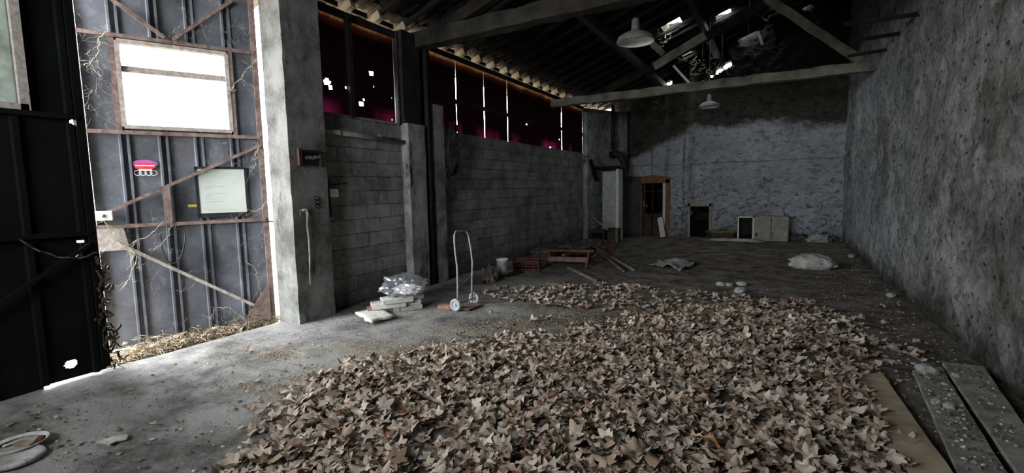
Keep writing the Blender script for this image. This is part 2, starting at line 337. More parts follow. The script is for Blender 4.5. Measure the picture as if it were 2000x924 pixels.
# ------------------------------------------------------------------ the room shell
ZR = lambda x: 4.25+.36*(x+5.4)
XR, XL, YB, YF = 1.6, -5.3, 15.9, -2.5
def heightwall(name, mat, origin, ux, nu, nv, su, sv, nrm, amp, hole=None, ztop=None, flat=None):
    mb = MB(); ux = Vector(ux); nrm = Vector(nrm); o = Vector(origin)
    for j in range(nv+1):
        for i in range(nu+1):
            p = o+ux*(i*su)+Vector((0, 0, j*sv))
            if ztop: p.z = min(p.z, ztop(p)); 
            d = amp*(fbm(p, .8, 2)*.6+fbm(p, 5.5, 4)*.8)
            if flat: d *= flat(p)
            mb.v.append(tuple(p+nrm*d))
    for j in range(nv):
        for i in range(nu):
            c = o+ux*((i+.5)*su)+Vector((0, 0, (j+.5)*sv))
            if hole and hole(c): continue
            if ztop and c.z > ztop(c)+sv: continue
            mb.f.append((j*(nu+1)+i, j*(nu+1)+i+1, (j+1)*(nu+1)+i+1, (j+1)*(nu+1)+i))
    ob = mb.build(name, mat, smooth=True); md = ob.modifiers.new('thick', 'SOLIDIFY'); md.thickness = .35; md.offset = -1 if (ux.cross(Vector((0, 0, 1)))).dot(nrm) > 0 else 1
    return struct(ob)
fl = MB()
nx, ny = 90, 200
for j in range(ny+1):
    for i in range(nx+1):
        x = -5.55+(XR+.1+5.55)*i/nx; y = YF+(YB+.2-YF)*j/ny
        fl.v.append((x, y, .012*fbm((x, y, 0), .9, 4)-.004-(.05 if i == 0 else 0)))
for j in range(ny):
    for i in range(nx): fl.f.append((j*(nx+1)+i, j*(nx+1)+i+1, (j+1)*(nx+1)+i+1, (j+1)*(nx+1)+i))
struct(fl.build('floor', 'floor_dust', smooth=True))
gd = MB(); gd.bb(-45, -5.5, -30, 45, -.5, -.07); struct(gd.build('ground', 'earth'))
DX0, DX1, DZ = -3.97, -3.13, 1.92
NX0, NX1, NZ = -2.42, -1.82, 1.02
SLITS = [(ony(1387, 149, YB), ony(1430, 124, YB), .10), (ony(1296, 169, YB), ony(1313, 162, YB), .07)]
def slit(c):
    for p, q, w in SLITS:
        if p.x < c.x < q.x and abs(c.z-(p.z+(q.z-p.z)*(c.x-p.x)/(q.x-p.x))-.04) < w: return True
    return False
inside = lambda c: slit(c) or (DX0 < c.x < DX1 and c.z < DZ) or (NX0 < c.x < NX1 and c.z < NZ)
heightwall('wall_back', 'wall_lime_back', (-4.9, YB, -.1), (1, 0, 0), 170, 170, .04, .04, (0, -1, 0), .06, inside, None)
heightwall('wall_right', 'wall_lime_right', (XR, YF, -.1), (0, 1, 0), 310, 115, .06, .06, (-1, 0, 0), .05)
# doorway and niche linings behind the back wall
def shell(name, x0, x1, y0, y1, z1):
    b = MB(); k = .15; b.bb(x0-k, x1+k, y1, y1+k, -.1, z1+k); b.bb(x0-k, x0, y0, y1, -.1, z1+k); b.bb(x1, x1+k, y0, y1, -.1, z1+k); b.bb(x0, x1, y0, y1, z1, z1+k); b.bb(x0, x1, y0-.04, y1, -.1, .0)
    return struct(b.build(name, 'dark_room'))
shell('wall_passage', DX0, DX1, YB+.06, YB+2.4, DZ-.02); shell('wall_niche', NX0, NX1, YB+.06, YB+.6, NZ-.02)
# left wall pieces
def blockwall(name, y0, y1, top=2.7):
    mb = MB(); mb.rbox((XL-.1, (y0+y1)/2, top/2-.05), (.2, y1-y0, top+.1), None, .12, .006, 3); return struct(mb.build(name, 'block_wall'))
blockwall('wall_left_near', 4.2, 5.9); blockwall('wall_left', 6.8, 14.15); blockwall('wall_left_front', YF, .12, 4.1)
a = Vector((-5.32, 14.1, 0)); e = Vector((-4.42, 15.95, 0)); u = (e-a).normalized()
heightwall('wall_left_corner', 'wall_lime_right', a+Vector((0, 0, -.1)), u, 42, 84, .05, .05, (u.y, -u.x, 0), .025)
mb = MB(); mb.bb(-5.55, XR+.3, YF-.2, YF, 3.7, 7); mb.bb(-5.55, -4.7, YF-.2, YF, -.1, 3.9); mb.bb(-2.0, XR+.3, YF-.2, YF, -.1, 3.9); mb.bb(-4.7, -2.0, YF-.2, YF, -.1, 2.3); struct(mb.build('wall_front', 'concrete_dark'))  # unseen front wall; its high opening is added for fill light
mb = MB(); mb.bb(-5.5, -5.36, -.0, 3.7, 3.98, 4.2); struct(mb.build('trim_1', 'dark_timber'))       # lintel over the gate
# pillars
mb = MB(); mb.rbox((-5.325, 3.96, 2.05), (.39, .54, 4.3), None, .09, .008, 4); struct(mb.build('wall_pillar', 'concrete', smooth=False))
mb = MB(); mb.rbox((-5.33, 6.05, 1.3), (.36, .40, 2.8), None, .09, .010, 4, 2); struct(mb.build('wall_column', 'concrete_dark'))
mb = MB(); mb.rbox((-5.36, 6.05, 3.42), (.3, .42, 1.45), None, .09, .012, 4, 2); struct(mb.build('wall_column_head', 'black_iron'))
mb = MB(); mb.rbox((-5.34, 6.69, 1.5), (.3, .27, 3.2), None, .09, .012, 4, 3); struct(mb.build('wall_pier', 'concrete_dark'))
mb = MB(); mb.bb(-5.36, -5.25, 6.26, 6.56, 0, 4.1); struct(mb.build('wall_recess', 'black_paint'))
# ------------------------------------------------------------------ roof tiles (canal tiles seen from below) with missing ones
def holes(x, y, pad=0):
    for (px0, py0), (px1, py1), w in HOLES:
        if min(px0, px1)-.02 < x < max(px0, px1)+.02:
            if abs(y-(py0+py1)/2) < w+pad: return True
    return False
def onroof(x, y):
    d = ray(x, y); s_ = (4.25+.36*5.4-CC.z+.36*CC.x)/(d.z-.36*d.x); p = CC+d*s_; return p.x, p.y
HOLES = []
for a_, b_, w in (((1297, 68), (1328, 50), .26), ((1398, 45), (1430, 26), .24), ((1440, 88), (1475, 68), .22), ((1385, 150), (1430, 122), .26), ((1552, 38), (1582, 20), .25), ((1296, 168), (1313, 162), .14), ((1335, 118), (1352, 106), .12), ((1495, 25), (1510, 18), .16)):
    p, q = onroof(*a_), onroof(*b_); HOLES.append((p, q, w))
PER = .22; TL = .38; seg = 6
ych = np.arange(-2.7, 16.5, PER); xs = np.arange(-6.05, 1.95, TL)
mb = MB(); mb2 = MB()
for x0 in xs:
    for y0 in ych:
        jx = random.uniform(-.02, .02); jz = random.uniform(-.012, .012)
        if holes(x0+TL/2, y0+PER/2, .10) or holes(x0+.05, y0+PER/2, .10): continue
        pr = []
        for k in range(seg+1):
            t_ = k/seg; zz_ = -(.016 if x0 < -5.3 else .035)*math.sin(math.pi*2*t_)+jz
            pr.append((y0+PER*1.04*t_, zz_))
        o_ = []
        for xx, lift in ((x0+jx-.02, .0), (x0+TL+.03+jx, .035)):
            for (yy, zz_) in pr: o_.append((xx, yy, ZR(xx)+.09+zz_+lift*0+(.03 if xx < x0+.1 else 0)))
        # cut cells lying in a hole
        fcs = [(k, k+1, seg+2+k, seg+1+k) for k in range(seg)]
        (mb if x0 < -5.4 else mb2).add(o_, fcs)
rt = mb2.build('ceiling', 'roof_shade', smooth=True); struct(rt)
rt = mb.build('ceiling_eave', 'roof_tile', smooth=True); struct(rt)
for ob in (rt, bpy.data.objects['ceiling']):
    md = ob.modifiers.new('thick', 'SOLIDIFY'); md.thickness = .014; md.offset = 1
# weatherproof skin above the tiles, open only where tiles are missing
mb = MB(); gx = np.arange(-5.6, 1.96, .06); gy = np.arange(-2.7, 16.5, .05)
# (strips of boarding with real openings)
vi = {}
for i, x in enumerate(gx[:-1]):
    for j, y in enumerate(gy[:-1]):
        if holes(x+.03, y+.025): continue
        q = []
        for (ii, jj) in ((i, j), (i, j+1), (i+1, j+1), (i+1, j)):
            if (ii, jj) not in vi: vi[(ii, jj)] = len(mb.v); mb.v.append((gx[ii], gy[jj], ZR(gx[ii])+.125))
            q.append(vi[(ii, jj)])
        mb.f.append(tuple(q))
rb = mb.build('ceiling_boarding', 'roof_shade'); struct(rb); md = rb.modifiers.new('thick', 'SOLIDIFY'); md.thickness = .02; md.offset = -1
# rafters
k = 0
for y in np.arange(-2.2, 16.3, .55):
    mb = MB(); x0 = -5.98+random.uniform(-.04, .04); mb.bar((x0, y, ZR(x0)-.02), (-5.28, y, ZR(-5.28)-.02), .09, .13)
    mb.bar((-5.28, y, ZR(-5.28)), (XR, y, ZR(XR)), .06, .06)
    o = mb.build('roof_rafter', 'rafter_wood' , origin=(-5.4, y, ZR(-5.4)))
    me = o.data; me.materials.append(M['roof_shade'])  # indoor length takes the near-black copy, painting in its shade
    for pi, p in enumerate(me.polygons): p.material_index = 1 if pi >= 6 else 0
    tag(o, 'wooden rafter sloping up under the roof tiles from the left eave', 'rafter', 'roof rafters')
for y in np.arange(-2.2, 16.0, .55):
    if 6.0 < y < 6.5: continue
    mb = MB(); mb.bb(-5.47, -5.43, y+.05, y+.42, 4.205, 4.275); tag(mb.build('eave_board', 'dark_timber'), 'short dark board closing the eave between two rafters', 'board', 'eave boards')
# purlins
for x, nm in ((-3.3, 'dark roof purlin nearest the left eave'), (-1.68, 'dark roof purlin halfway up the roof slope'), (1.0, 'dark roof purlin nearest the right wall')):
    mb = MB(); mb.rbox((x, (YF+16.2)/2, ZR(x)-.14), (.14, 16.2-YF, .17), None, .3, .012, 2, x); tag(mb.build('roof_purlin', 'dark_timber'), nm, 'beam')
mb = MB(); mb.rbox((-5.36, 5.2, 4.07), (.09, 2.0, .10), None, .2, .006, 2); tag(mb.build('wall_plate', 'dark_timber'), 'dark timber rail along the top of the near red sheets', 'beam')
mb = MB(); mb.rbox((-5.36, 10.35, 4.09), (.09, 7.6, .085), None, .25, .006, 2); tag(mb.build('wall_plate', 'dark_timber'), 'long dark timber rail along the top of the far red sheets', 'beam')
# ------------------------------------------------------------------ trusses
def timber(name, a_, b_, w, h, mat, label, cat='beam', amp=.012, up=(0, 0, 1), seed=1):
    a_ = Vector(a_); b_ = Vector(b_); d = b_-a_; L = d.length; d.normalize(); x = Vector(up).cross(d)
    if x.length < 1e-4: x = Vector((1, 0, 0))
    x.normalize(); z = d.cross(x); R = Matrix((x, d, z)).transposed()
    mb = MB(); mb.rbox((a_+b_)/2, (w, L, h), R, .12, amp, 2.2, seed); return tag(mb.build(name, mat, smooth=False), label, cat)
def member(par, name, a_, b_, w, h, mat, amp=.015, up=(0, 0, 1), seed=1):
    o = timber(name, a_, b_, w, h, mat, None, None, amp, up, seed); o.parent = par; o.matrix_parent_inverse = Matrix.Translation(-Vector(par.location)); return o
tn = empty('roof_truss', (-5.2, 6.28, 4.0), 'near roof truss with a big rough tie beam crossing above the joined columns', 'roof truss')
member(tn, 'tie_beam', (-5.3, 6.28, 4.07), (1.62, 6.28, 4.12), .24, .24, 'near_beam', .02)
member(tn, 'principal_rafter', (-4.6, 6.28, 4.22), (-.2, 6.28, 5.62), .15, .17, 'dark_timber')
tf = empty('roof_truss', (-4.2, 11.7, 3.86), 'far roof truss below the broken tiles, its tie beam let into the right wall', 'roof truss')
member(tf, 'tie_beam', (-5.3, 11.7, 3.86), (1.66, 11.7, 3.86), .2, .19, 'far_beam', .02)
member(tf, 'principal_rafter', (-4.0, 11.72, 3.93), (-.2, 11.72, 5.46), .15, .17, 'dark_timber', .02)
member(tf, 'principal_rafter', (-2.62, 11.62, 4.43), (-1.5, 11.62, 4.95), .05, .19, 'grey_timber', .012)['label'] = 'pale board on the sloping timber'  # paler board along part of the sloping timber
member(tf, 'principal_rafter', (-.2, 11.72, 5.46), (1.6, 11.72, 6.3), .15, .17, 'dark_timber')
member(tf, 'brace', (-.33, 11.6, 5.50), (1.34, 11.6, 3.98), .10, .15, 'far_beam')
for a_, b_, lab in (((1268, 80), (1296, 106), 'short pale plank hanging left of the bright truss timber'), ((1315, 128), (1347, 163), 'thin pale lath hanging just above the far tie beam'), ((1480, 62), (1489, 87), 'small pale lath hanging under the roof peak')):
    p, q = ony(*a_, 11.7), ony(*b_, 11.7); L = (q-p).length
    mb = MB(); mb.bar(p, q, .02, .05 if 'thin' in lab or 'small' in lab else .14); tag(mb.build('hanging_lath', 'white_paint' if 'short' not in lab else 'grey_timber'), lab, 'lath')
# iron rails let into the right wall
for (xa, ya), (xb, yb), Y, lab in (((1650, 48), (1797, 27), 8.5, 'topmost dark rail sticking out of the right wall'), ((1665, 80), (1757, 65), 9.77, 'middle dark rail sticking out of the right wall'), ((1655, 110), (1732, 97), 10.8, 'lowest dark rail sticking out of the right wall above the tie beam')):
    p, q = ony(xa, ya, Y), ony(xb, yb, Y); q.x = 1.66; mb = MB(); mb.bar(p, q, .045, .05); tag(mb.build('wall_rail', 'dark_timber'), lab, 'rail')
# loose roof debris around the holes
def strand(p, q, sag=.1, n=10, wob=.02, r=.003, seed=0):
    pts = []
    for i in range(n+1):
        t_ = i/n; w = Vector(p).lerp(Vector(q), t_); w.z -= sag*4*t_*(1-t_)
        if 0 < i < n: w += noise.noise_vector(Vector((i*.7+seed*5.1, seed*2.3, i*.31)))*wob
        pts.append(w)
    return pts
random.seed(5)
for (cx, cy, w, h, n, lab) in ((1372, 128, 34, 16, 34, 'tangle of dusty broken bits hanging behind the far truss timber'), (1280, 205, 10, 18, 16, 'pale dusty cobweb clump hanging near the top left of the back wall'), (1300, 78, 8, 12, 10, 'pale rag of debris hanging at the leftmost roof hole'), (1497, 40, 6, 20, 10, 'pale rag of debris hanging at the roof hole by the peak'), (1386, 155, 8, 10, 10, 'pale debris dangling from the roof hole just above the far tie beam'), (1462, 78, 20, 8, 12, 'broken tile pieces hanging at the middle roof hole'), (1410, 135, 22, 8, 10, 'broken laths showing at the lower roof hole')):
    mb = MB(); Y = 15.7 if cy > 190 else 12.4
    for i in range(n):
        p = ony(cx+random.uniform(-w, w), cy+random.uniform(-h, h), Y+random.uniform(-.15, .1)); q = p+Vector((random.uniform(-.13, .13), random.uniform(-.1, .1), random.uniform(-.06, .10)))
        mb.tube(strand(p, q, .03, 5, .04, seed=i), random.choice((.0035, .005, .009)), 4)
    top = ony(cx, cy-h-6, Y); top.z = ZR(top.x) if Y < 15 else top.z; mb.tube([ony(cx, cy-h, Y), top], .004, 4)
    tag(mb.build('roof_debris', 'web_pale'), lab, 'debris')
# ------------------------------------------------------------------ hanging lamps
def lamp(c, R_, lab):
    t0 = empty('pendant_lamp', c, lab, 'lamp'); c = Vector(c); k = R_/.26
    mb = MB(); mb.lathe(c, [(R_, 0), (R_*1.01, .012*k), (R_*.93, .075*k), (R_*.62, .12*k), (R_*.28, .15*k), (.06*k, .175*k), (.055*k, .19*k)], 36); sh = mb.build('lamp_shade', 'enamel_outside', t0, True)
    md = sh.modifiers.new('t', 'SOLIDIFY'); md.thickness = .003; md.offset = 1
    mb = MB(); mb.lathe(c, [(R_*.985, .004), (R_*.915, .07*k), (R_*.6, .112*k), (R_*.26, .14*k), (.0, .15*k)], 36); mb.build('shade_lining', 'enamel_inside', t0, True)
    mb = MB(); mb.lathe(c, [(0, .045), (.028, .055), (.034, .08), (.02, .115), (.018, .14)], 16); mb.build('bulb', 'white_paint', t0, True)
    mb = MB(); mb.lathe(c, [(.06*k, .17*k), (.055*k, .30*k), (.03*k, .34*k), (.0, .345*k)], 20); mb.build('lamp_cap', 'enamel_outside', t0, True)
    mb = MB(); mb.tube([c+Vector((0, 0, .33*k)), Vector((c.x, c.y, ZR(c.x)))], .008, 6); mb.build('cord', 'black_rubber', t0)
lamp((-1.84, 7.0, 3.68), .26, 'white-lined enamel pendant lamp hanging nearest, below the dark roof')
lamp((-1.56, 13.0, 3.58), .24, 'dull pendant lamp hanging far off in front of the back wall')
# ------------------------------------------------------------------ corrugated red sheets with gaps and holes
def sheets(name, y0, y1, z0, z1, gaps, hls, label, slant=0):
    edges = [y0]+gaps+[y1]; root = empty(name, (XL-.05, y0, z0), label, 'cladding')
    for a_, b_ in zip(edges[:-1], edges[1:]):
        mb = MB(); ya = a_+(.004 if a_ != y0 else 0); yb = b_-(.004 if b_ != y1 else 0); n = max(8, int((yb-ya)/.012)); nz = 50 if hls else 14
        ph = random.random()*6
        for j in range(nz+1):
            z = z0+(z1-z0)*j/nz
            for i in range(n+1):
                y = ya+(yb-ya)*i/n; bow = .004*math.sin(math.pi*j/nz*2+ph)
                ee = 1-2*min(i, n-i)/n
                mb.v.append((XL-.055+.011*math.sin(2*math.pi*y/.076), y+bow*ee, z))
        for j in range(nz):
            for i in range(n):
                yc = ya+(yb-ya)*(i+.5)/n; zc = z0+(z1-z0)*(j+.5)/nz
                if any(((yc-h[0])/(h[2]*(1+.35*math.sin(7*math.atan2(zc-h[1], yc-h[0])))))**2+((zc-h[1])/h[2])**2 < 1 for h in hls): continue
                mb.f.append((j*(n+1)+i, j*(n+1)+i+1, (j+1)*(n+1)+i+1, (j+1)*(n+1)+i))
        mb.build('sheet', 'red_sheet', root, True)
    return root
gp = [onx(x, y, XL-.05).y for x, y in ((892, 230), (946, 220), (992, 240), (1033, 255), (1066, 262), (1097, 270))]
hl = [(p.y, p.z, r) for p, r in ((onx(640, 160, XL-.05), .045), (onx(646, 172, XL-.05), .03), (onx(725, 143, XL-.05), .035), (onx(706, 203, XL-.05), .042), (onx(675, 170, XL-.05), .014), (onx(731, 170, XL-.05), .014), (onx(765, 190, XL-.05), .016), (onx(711, 195, XL-.05), .016), (onx(766, 235, XL-.05), .014))]
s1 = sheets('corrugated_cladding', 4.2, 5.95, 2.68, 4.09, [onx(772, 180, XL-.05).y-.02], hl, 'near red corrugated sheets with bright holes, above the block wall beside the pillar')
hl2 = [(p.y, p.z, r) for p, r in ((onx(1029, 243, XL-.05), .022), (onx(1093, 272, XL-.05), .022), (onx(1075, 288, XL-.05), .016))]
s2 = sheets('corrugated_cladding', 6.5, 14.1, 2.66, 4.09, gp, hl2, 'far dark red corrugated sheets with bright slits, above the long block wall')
mb = MB(); mb.bb(XL-.03, XL+.03, 6.8, 14.1, 3.24, 3.31); tag(mb.build('cladding_rail', 'dark_timber'), 'dark rail crossing the far red sheets at mid height', 'rail')
for (px, w, lab) in ((685, .07, 'wooden stud between the near red sheets'), (778, .08, 'dark stud at the right end of the near red sheets')):
    p = onx(px, 150, XL); mb = MB(); mb.bb(XL-.04, XL+.03, p.y-w/2, p.y+w/2, 2.68, 4.1); tag(mb.build('wall_stud', 'dark_timber'), lab, 'stud')
# ------------------------------------------------------------------ gate leaves
GA = math.radians(26); GO = Vector((-5.6, 3.72, 0)); GS = Vector((math.sin(GA), math.cos(GA), 0)); GN = Vector((math.cos(GA), -math.sin(GA), 0))
def G(s_, z, d=0): return GO+GS*s_+GN*d+Vector((0, 0, z))
def leafpt(x, y, d=0):
    dr = ray(x, y); o = GO+GN*d; p = CC+dr*((o-CC).dot(GN)/dr.dot(GN)); return (p-GO).dot(GS), p.z
def gbar(mb, s0, z0, s1, z1, w, d0, d1):
    a_ = G(s0, z0, (d0+d1)/2); b_ = G(s1, z1, (d0+d1)/2); d = (b_-a_); L = d.length; d.normalize(); x = GN.cross(d).normalized(); R = Matrix((x, d, GN)).transposed()
    return mb.box((a_+b_)/2, (w, L, abs(d1-d0)), R)
gate = empty('metal_gate_leaf', GO, 'dark metal gate leaf with a bright window, standing ajar beside the concrete pillar', 'gate')
wl, wr = leafpt(222, 73)[0]+.02, leafpt(446, 180)[0]; wb, wt = 2.37, 3.27
ribs = sorted([leafpt(x, y)[0] for x, y in ((272, 560), (346, 560), (413, 560), (480, 560))]+[leafpt(262, 400)[0]-.0])[0:0]
r0 = [leafpt(x, y)[0] for x, y in ((272, 560), (346, 560), (413, 560), (480, 560))]; print('ribs', r0, 'win', wl, wr)
prof = [(-1.68, 0)]
for r in sorted(r0):
    prof += [(r-.055, 0), (r-.045, .022), (r-.028, .022), (r-.020, -.02), (r+.012, -.02), (r+.020, .022), (r+.040, .022), (r+.048, 0)]
prof += [(-.05, 0)]
def sheetpart(zs0, zs1, lo=None, hi=None):
    mb = MB(); pp = [q for q in prof if (lo is None or q[0] >= lo) and (hi is None or q[0] <= hi)]
    if lo is not None: pp = [(lo, 0)]+pp
    if hi is not None: pp = pp+[(hi, 0)]
    n = max(1, int((zs1-zs0)/.1))
    for j in range(n+1):
        z = zs0+(zs1-zs0)*j/n
        for (s_, d) in pp: mb.v.append(tuple(G(s_, z, d+.008*fbm((s_*1.3, z, 4), 1.6, 2))))
    m = len(pp)
    for j in range(n):
        for i in range(m-1): mb.f.append((j*m+i, j*m+i+1, (j+1)*m+i+1, (j+1)*m+i))
    o = mb.build('sheet_panel', 'gate_sheet', gate); md = o.modifiers.new('t', 'SOLIDIFY'); md.thickness = .003; md.offset = 0
sheetpart(-.06, wb); sheetpart(wt, 3.95); sheetpart(wb, wt, None, wl); sheetpart(wb, wt, wr, None)
mb = MB(); gbar(mb, -1.70, 0, -1.70, 3.97, .035, -.02, .05); mb.build('stile', 'pale_frame', gate)['label'] = 'pale free edge of the leaf'  # free stile coloured pale to paint in the daylight on its edge
mb = MB(); gbar(mb, -.065, 0.02, -.065, 3.97, .06, -.02, .05); mb.build('stile', 'rust_brown', gate)
for z in (3.32, 2.31): mb = MB(); gbar(mb, -1.68, z, -.07, z, .04, .02, .06); mb.build('rail', 'rust_brown', gate)
mb = MB(); gbar(mb, -1.68, 3.95, -.07, 3.95, .05, .0, .05); mb.build('rail', 'rust_brown', gate)
mb = MB(); gbar(mb, -1.68, 1.30, -.07, 1.30, .038, .025, .07); gbar(mb, -.09, 1.27, .1, 1.27, .025, .03, .05); mb.build('rail', 'rust_brown', gate)
def diag(p, q, w, mat='rust_brown'):
    s0, z0 = leafpt(*p, .06); s1, z1 = leafpt(*q, .06); mb = MB(); gbar(mb, s0, z0, s1, z1, w, .04, .075); mb.build('brace', mat, gate)
diag((203, 418), (513, 282), .035); diag((218, 470), (505, 600), .035, 'pale_frame'); diag((217, -2), (322, 74), .035); diag((452, 2), (338, 77), .035)
s0, z0 = leafpt(325, 364); s1, z1 = leafpt(331, 436); mb = MB(); gbar(mb, s0, z0, s1, z1, .065, .06, .085); mb.build('coupling_plate', 'rust_brown', gate)
s0, z0 = leafpt(203, 440); mb = MB(); mb.add([G(-1.70, 1.31, .06), G(-1.70, 1.04, .06), G(-1.42, 1.04, .06), G(-1.46, 1.31, .06), G(-1.70, 1.31, .066), G(-1.70, 1.04, .066), G(-1.42, 1.04, .066), G(-1.46, 1.31, .066)], [(0, 1, 2, 3), (7, 6, 5, 4), (0, 4, 5, 1), (1, 5, 6, 2), (2, 6, 7, 3), (3, 7, 4, 0)]); mb.build('gusset_plate', 'pale_frame', gate)
mb = MB(); P_ = [G(-.42, .03, .07), G(-.09, .03, .07), G(-.09, .50, .07)]; Q_ = [p+GN*.006 for p in P_]; mb.add(P_+Q_, [(0, 1, 2), (5, 4, 3), (0, 3, 4, 1), (1, 4, 5, 2), (2, 5, 3, 0)]); mb.build('gusset_plate', 'rust_brown', gate)
mb = MB(); gbar(mb, -1.69, 1.42, -1.53, 1.42, .10, .05, .12); lb = mb.build('lock_box', 'white_paint', gate, bevel=.006)
mb = MB(); mb.lathe(G(-1.61, 1.42, .12), [(0, .012), (.018, .01), (.02, 0)], 16, Matrix((GS, Vector((0, 0, 1)), GN)).transposed()); k_ = mb.build('lock_knob', 'grey_metal', None, True); k_.parent = lb
# window in the leaf
wf = MB()
for (a_, b_, c_, d_) in ((wl, wb, wl, wt), (wr, wb, wr, wt), (wl, wb, wr, wb), (wl, wt, wr, wt)): gbar(wf, a_, b_, c_, d_, .04, -.02, .06)
wfo = wf.build('window_frame', 'pale_frame', gate)
def sub(mb, name, mat, par): o = mb.build(name, mat, None); o.parent = par; return o
zt = leafpt(340, 145)[1]; mb = MB(); gbar(mb, wl, zt, wr, zt, .06, -.01, .03); sub(mb, 'transom', 'pale_frame', wfo)
mb = MB(); gbar(mb, wl, (zt+wt)/2, wr, (zt+wt)/2, wt-zt, -.005, .0); sub(mb, 'pane', 'gate_pane', wfo)
mb = MB(); gbar(mb, wl, (zt+wb)/2, wr, (zt+wb)/2, zt-wb, -.008, -.003); sub(mb, 'pane', 'gate_pane', wfo)
mb = MB(); gbar(mb, wl-.045, 2.31, wl-.045, 3.33, .05, .02, .055); mb.build('window_post', 'rust_brown', gate)
mb = MB(); gbar(mb, wr+.04, 2.31, wr+.04, 3.33, .04, .02, .055); mb.build('window_post', 'rust_brown', gate)
# whiteboard standing behind the brace
cs = [leafpt(x, y, .03) for x, y in ((388, 350), (476, 331), (481, 413), (392, 417))]
s0 = min(c_[0] for c_ in cs); s1 = max(c_[0] for c_ in cs); z0, z1 = cs[3][1], cs[1][1]
wbd = empty('whiteboard', G((s0+s1)/2, 1.32, .03), 'pale whiteboard in a dark frame tucked behind the gate brace', 'board')
mb = MB(); gbar(mb, s0, (z0+z1)/2, s1, (z0+z1)/2, z1-z0, .026, .032); o = mb.build('board', 'whiteboard', wbd)
mb = MB(); gbar(mb, s0-.03, (z0+z1)/2, s0, (z0+z1)/2, z1-z0+.06, .022, .036); gbar(mb, s1, (z0+z1)/2, s1+.03, (z0+z1)/2, z1-z0+.06, .022, .036); gbar(mb, s0-.03, z0-.028, s1+.03, z0-.028, .055, .022, .036); gbar(mb, s0-.03, z1+.015, s1+.03, z1+.015, .03, .022, .036); mb.build('frame', 'black_iron', wbd)
mb = MB()
for i, (u0, u1, v) in enumerate(((.12, .55, .60), (.12, .26, .555), (.2, .6, .44), (.12, .25, .40), (.12, .24, .36), (.12, .27, .32), (.12, .5, .26), (.15, .8, .06))): gbar(mb, s0+(s1-s0)*u0, z0+(z1-z0)*v, s0+(s1-s0)*u1, z0+(z1-z0)*v, .006, .0322, .0327)
mb.build('faded_writing', 'faint_ink', wbd)
# sticker, label
sc_, scz = leafpt(284, 330); stk = empty('sticker', G(sc_, scz, .012), 'red and purple sticker with white rings on the dark gate sheet', 'sticker')
def ell(mb, cs_, cz, ra, rb_, d0, n=28, f=lambda a: 1, inner=0):
    o_ = len(mb.v)
    for dd in (d0, d0+.0015):
        for kk in ((1, inner) if inner else (1,)):
            for i in range(n): a = 2*math.pi*i/n; mb.v.append(tuple(G(cs_+ra*kk*math.cos(a)*f(a), cz+rb_*kk*math.sin(a)*f(a), dd)))
    if inner:
        for i in range(n): j = (i+1) % n; mb.f += [(o_+2*n+i, o_+2*n+j, o_+3*n+j, o_+3*n+i), (o_+i, o_+j, o_+2*n+j, o_+2*n+i), (o_+n+i, o_+n+j, o_+j, o_+i)]
    else:
        mb.f.append(tuple(o_+n+i for i in range(n))); 
        for i in range(n): j = (i+1) % n; mb.f.append((o_+i, o_+j, o_+n+j, o_+n+i))
mb = MB(); ell(mb, sc_, scz+.055, .115, .045, .016); mb.build('sticker_top', 'sticker_purple', stk)
mb = MB(); ell(mb, sc_, scz+.028, .095, .038, .018); mb.build('sticker_band', 'sticker_red', stk)
mb = MB(); gbar(mb, sc_-.085, scz+.035, sc_+.085, scz+.035, .010, .0195, .021); gbar(mb, sc_-.06, scz-.012, sc_+.06, scz-.012, .014, .0195, .021)
for kk in (-.07, -.025, .025, .07): ell(mb, sc_+kk, scz-.045, .034, .03, .016, 20, inner=.8)
mb.build('sticker_rings', 'sticker_white', stk)
s_, z_ = leafpt(376, 402); mb = MB(); gbar(mb, s_-.045, z_, s_+.045, z_, .028, .006, .009); tag(mb.build('label', 'label_yellow'), 'small yellow label left of the whiteboard on the gate', 'label')
# hose loop on the gate
pts = []
for i in range(24):
    a = math.pi*(.02+.96*i/23)+math.pi; s_, z_ = leafpt(338+24*math.cos(a), 452+68*(-math.sin(a))*.9); pts.append(G(s_, z_, .08))
mb = MB(); mb.tube(pts, .008, 6); tag(mb.build('cable', 'black_rubber'), 'dark cable hanging in a loop from the middle rail of the gate', 'cable')
# dried vines and cobweb threads caught on the gate
def vine(cx, cy, w, h, n, lab, r=.0035):
    mb = MB(); 
    for i in range(n):
        x, y = cx+random.gauss(0, w*.25), cy+random.uniform(-h, h)*.5; s_, z_ = leafpt(x, y, .09)
        p = G(s_, z_, .09+random.uniform(-.02, .05)); q = p+GS*random.gauss(0, w/500)+Vector((0, 0, random.gauss(0, h/500)))+GN*random.uniform(-.03, .04)
        mb.tube(strand(p, q, random.uniform(-.03, .06), 7, .03, seed=i+cx), random.choice((r*.5, r, r*.7)), 3)
    return tag(mb.build('dried_vine', 'web_pale'), lab, 'vine')
random.seed(21)
def vpath(pts_, lab, r=.006, twigs=14):
    mb = MB(); P = [G(*leafpt(x, y, .1), .1) for x, y in pts_]; full = []
    for a_, b_ in zip(P[:-1], P[1:]): full += strand(a_, b_, 0, 5, .02, seed=len(full))[:-1]
    full.append(P[-1]); mb.tube(full, r*.7, 5)
    for i in range(twigs):
        p = random.choice(full); q = p+GS*random.uniform(-.15, .15)+Vector((0, 0, random.uniform(-.18, .08)))+GN*random.uniform(-.03, .06); mb.tube(strand(p, q, .01, 6, .03, seed=i*3.3), r*.22, 3)
    tag(mb.build('dried_vine', 'web_pale'), lab, 'vine')
vpath([(208, 62), (192, 75), (194, 100), (180, 118), (164, 128)], 'dried vine hanging at the upper left of the gate, left of its window')
vpath([(505, 112), (478, 140), (455, 172), (442, 180)], 'dried vine stretching from the pillar to the right edge of the gate window')
